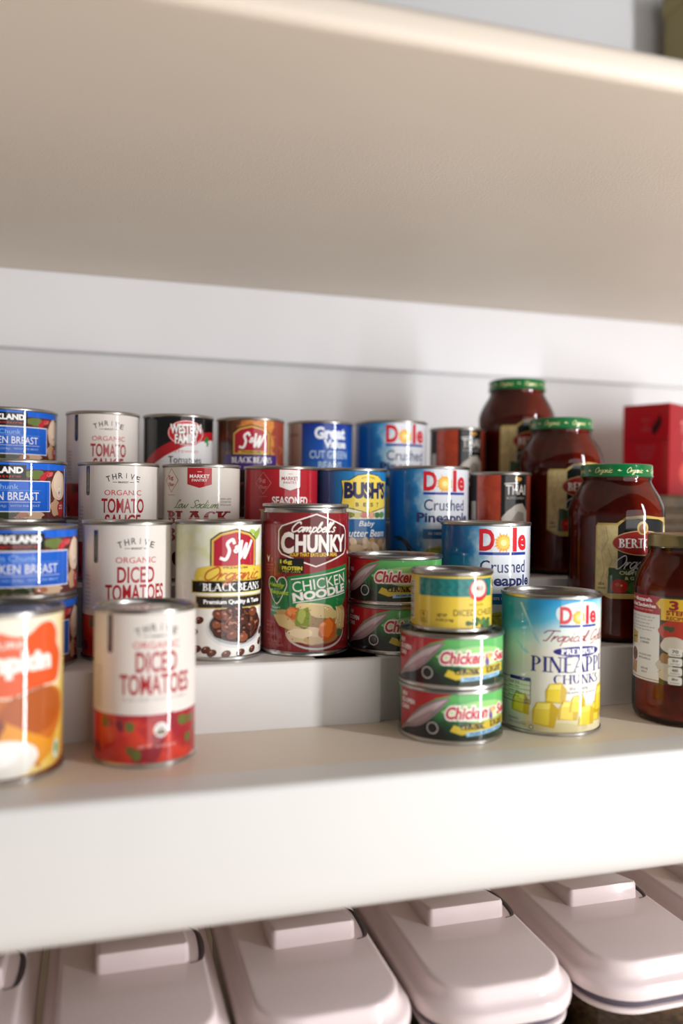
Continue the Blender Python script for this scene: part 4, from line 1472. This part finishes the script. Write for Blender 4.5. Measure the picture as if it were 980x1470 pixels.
# woven basket: four courses of twisted bands
BASK = mat('dark_basket_fibre', (66, 50, 28), rough=0.7, bump=0.5, bscale=240, var=0.4, vscale=60)
bk = thing('woven_basket', 'dark brown woven basket under the red carton at right', 'basket', (0, 0, 0))
bx0, bx1, by0, by1, bh = 640, 900, 884, 1096, bz - 0.3
v, f = rbox(bx0 + 3, bx1 - 3, by0 + 3, by1 - 3, [(0.2, 2), (3, 0), (bh - 14, 0), (bh - 12, 2)], 14, 4)
mesh_obj('basket_wall', v, f, BASK, bk)
nb = 14
for k in range(nb):
    z0 = 2 + k * (bh - 22) / nb
    z1 = z0 + (bh - 22) / nb - 1.2
    lv = []
    for i in range(5):
        a_ = PI * i / 4
        lv.append((z0 + (z1 - z0) * (1 - math.cos(a_)) / 2, 3.2 - 3.2 * math.sin(a_)))
    v, f = rbox(bx0 - 1, bx1 + 1, by0 - 1, by1 + 1, lv, 15, 12, False, False)
    vv = []
    for i, (x, y, z) in enumerate(v):
        vv.append((x, y, z + 0.6 * math.sin(i * 1.7 + k * 2)))
    mesh_obj('woven_band', vv, f, BASK, bk, smooth=True)
v, f = rbox(bx0 - 2, bx1 + 2, by0 - 2, by1 + 2, [(bh - 18, 3), (bh - 15, 0), (bh - 4, 0), (bh, 4)], 17, 6)
mesh_obj('basket_lid', v, f, BASK, bk, smooth=True, sharp=40)

# olive box on the upper shelf, seen out of focus past the shelf edge
ob = thing('storage_box', 'olive box on the upper shelf, blurred at the top right corner', 'box', (838, 1022, ZT + 25), 0)
OLV = mat('olive_card', (150, 136, 88), rough=.6, var=.08, vscale=8)
v, f = box(0, 330, 0, 84, 0, 460, 2)
mesh_obj('box_body', v, f, OLV, ob)
v, f = box(-3, 333, -3, 87, 440, 472, 2)
mesh_obj('box_lid', v, f, OLV, ob)

# ------------------------------------------------------------------ food containers under the shelf
LT = CAMZ * 0 + (190.5 - 365)      # height of the lid platform
CW = 132.0                       # flange width
y0c, depth = 553.0, 262.0
random.seed(5)
FOODS = [((150, 128, 96), 'oat coloured flakes'), ((120, 106, 60), 'olive brown lentils'), ((146, 112, 84), 'brown rice mix'),
         ((92, 86, 56), 'dark green brown grains'), ((128, 98, 70), 'brown nuts'), ((140, 116, 82), 'tan cereal')]


def container(k, cx, mesh_cache={}):
    lab = ['white lidded clear container cut off at the bottom left corner', 'white lidded clear container, second from the left under the shelf',
           'white lidded clear container, third from the left under the shelf', 'white lidded clear container left of the rightmost fully seen lid',
           'white lidded clear container at bottom right with contents showing', 'white lidded clear container cut off by the right edge under the shelf'][k]
    t = thing('food_container', lab, 'container', (cx, y0c, LOWZ), 0, 'clear containers with white lids')
    z = LT - LOWZ                 # platform height above the lower shelf
    hw = CW / 2
    if not mesh_cache:
        def mk(name, vf, m, **k2):
            o = mesh_obj(name, vf[0], vf[1], m, None, **k2)
            mesh_cache[name] = o.data
            bpy.data.objects.remove(o)
        # lid: wide flange, concave shoulder, raised platform
        lv = [(z - 27, 3.5), (z - 26, .6), (z - 23, 0), (z - 19, 0), (z - 16, 1.0), (z - 14.5, 3.0), (z - 13.2, 6), (z - 10, 8.6), (z - 4, 10), (z - 1.4, 10.6), (z - .3, 12), (z, 14.5)]
        mk('lid', rbox(-hw, hw, 0, depth, lv, 44, 12), LIDW, smooth=True, sharp=50)
        mk('gasket', rbox(-hw + 5, hw - 5, 5, depth - 5, [(z - 34, 1), (z - 33, 0), (z - 27.2, 0)], 40, 10), GASK, smooth=True, sharp=50)
        mk('collar', rbox(-hw + 3.5, hw - 3.5, 3.5, depth - 3.5, [(z - 38.5, 2), (z - 38, 0), (z - 34.6, 0), (z - 34.2, 1.5)], 41, 10), LIDW, smooth=True, sharp=50)
        mk('clear_body', rbox(-hw + 6, hw - 6, 6, depth - 6, [(.3, 10), (1.5, 6), (6, 3), (z - 60, 0), (z - 38.6, 0)], 36, 10, cap_hi=False), PLAST, smooth=True, sharp=60)
        # handle: raised wedge with a rounded front, plus dark strip painted as groove shade
        hy = 103
        P = []
        v_, f_ = rbox(-29, 43, hy, hy + 58, [(z, 0), (z + 12.5, .6), (z + 14.8, 1.6), (z + 15.6, 3.4)], 5, 5)
        v2 = []
        for (x, y, zz) in v_:
            if zz > z + .1:
                zz = z + (zz - z) * (1 - (y - hy) / 80)
            v2.append((x, y, zz))
        mk('handle', (v2, f_), LIDW, smooth=True, sharp=50)
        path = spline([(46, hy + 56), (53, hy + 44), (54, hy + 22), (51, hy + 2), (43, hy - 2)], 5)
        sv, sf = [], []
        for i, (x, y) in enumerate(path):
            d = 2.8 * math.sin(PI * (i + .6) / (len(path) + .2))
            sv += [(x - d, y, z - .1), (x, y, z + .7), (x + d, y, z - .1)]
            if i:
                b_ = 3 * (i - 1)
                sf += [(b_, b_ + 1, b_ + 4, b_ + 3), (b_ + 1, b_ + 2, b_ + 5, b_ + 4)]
        mk('groove_shade', (sv, sf), mat('dark_groove_shade', (70, 58, 60), rough=.6))
    for nm in ('lid', 'gasket', 'collar', 'clear_body'):
        o = link(nm, mesh_cache[nm], t)
        if nm == 'lid':
            link('handle', mesh_cache['handle'], o)
            link('groove_shade', mesh_cache['groove_shade'], o)
    col, what = FOODS[k]
    m = mat('dry_food_%d' % k, col, rough=.8, bump=1.0, bscale=160, var=.45, vscale=150)
    v, f = rbox(-hw + 9, hw - 9, 9, depth - 9, [(3, 6), (8, 3), (z - 62, 0), (z - 58, 2)], 33, 8)
    tag(mesh_obj('dry_food', v, f, m, t, smooth=True, sharp=50), kind='stuff')


for k in range(6):
    container(k, -106 + 137 * k)
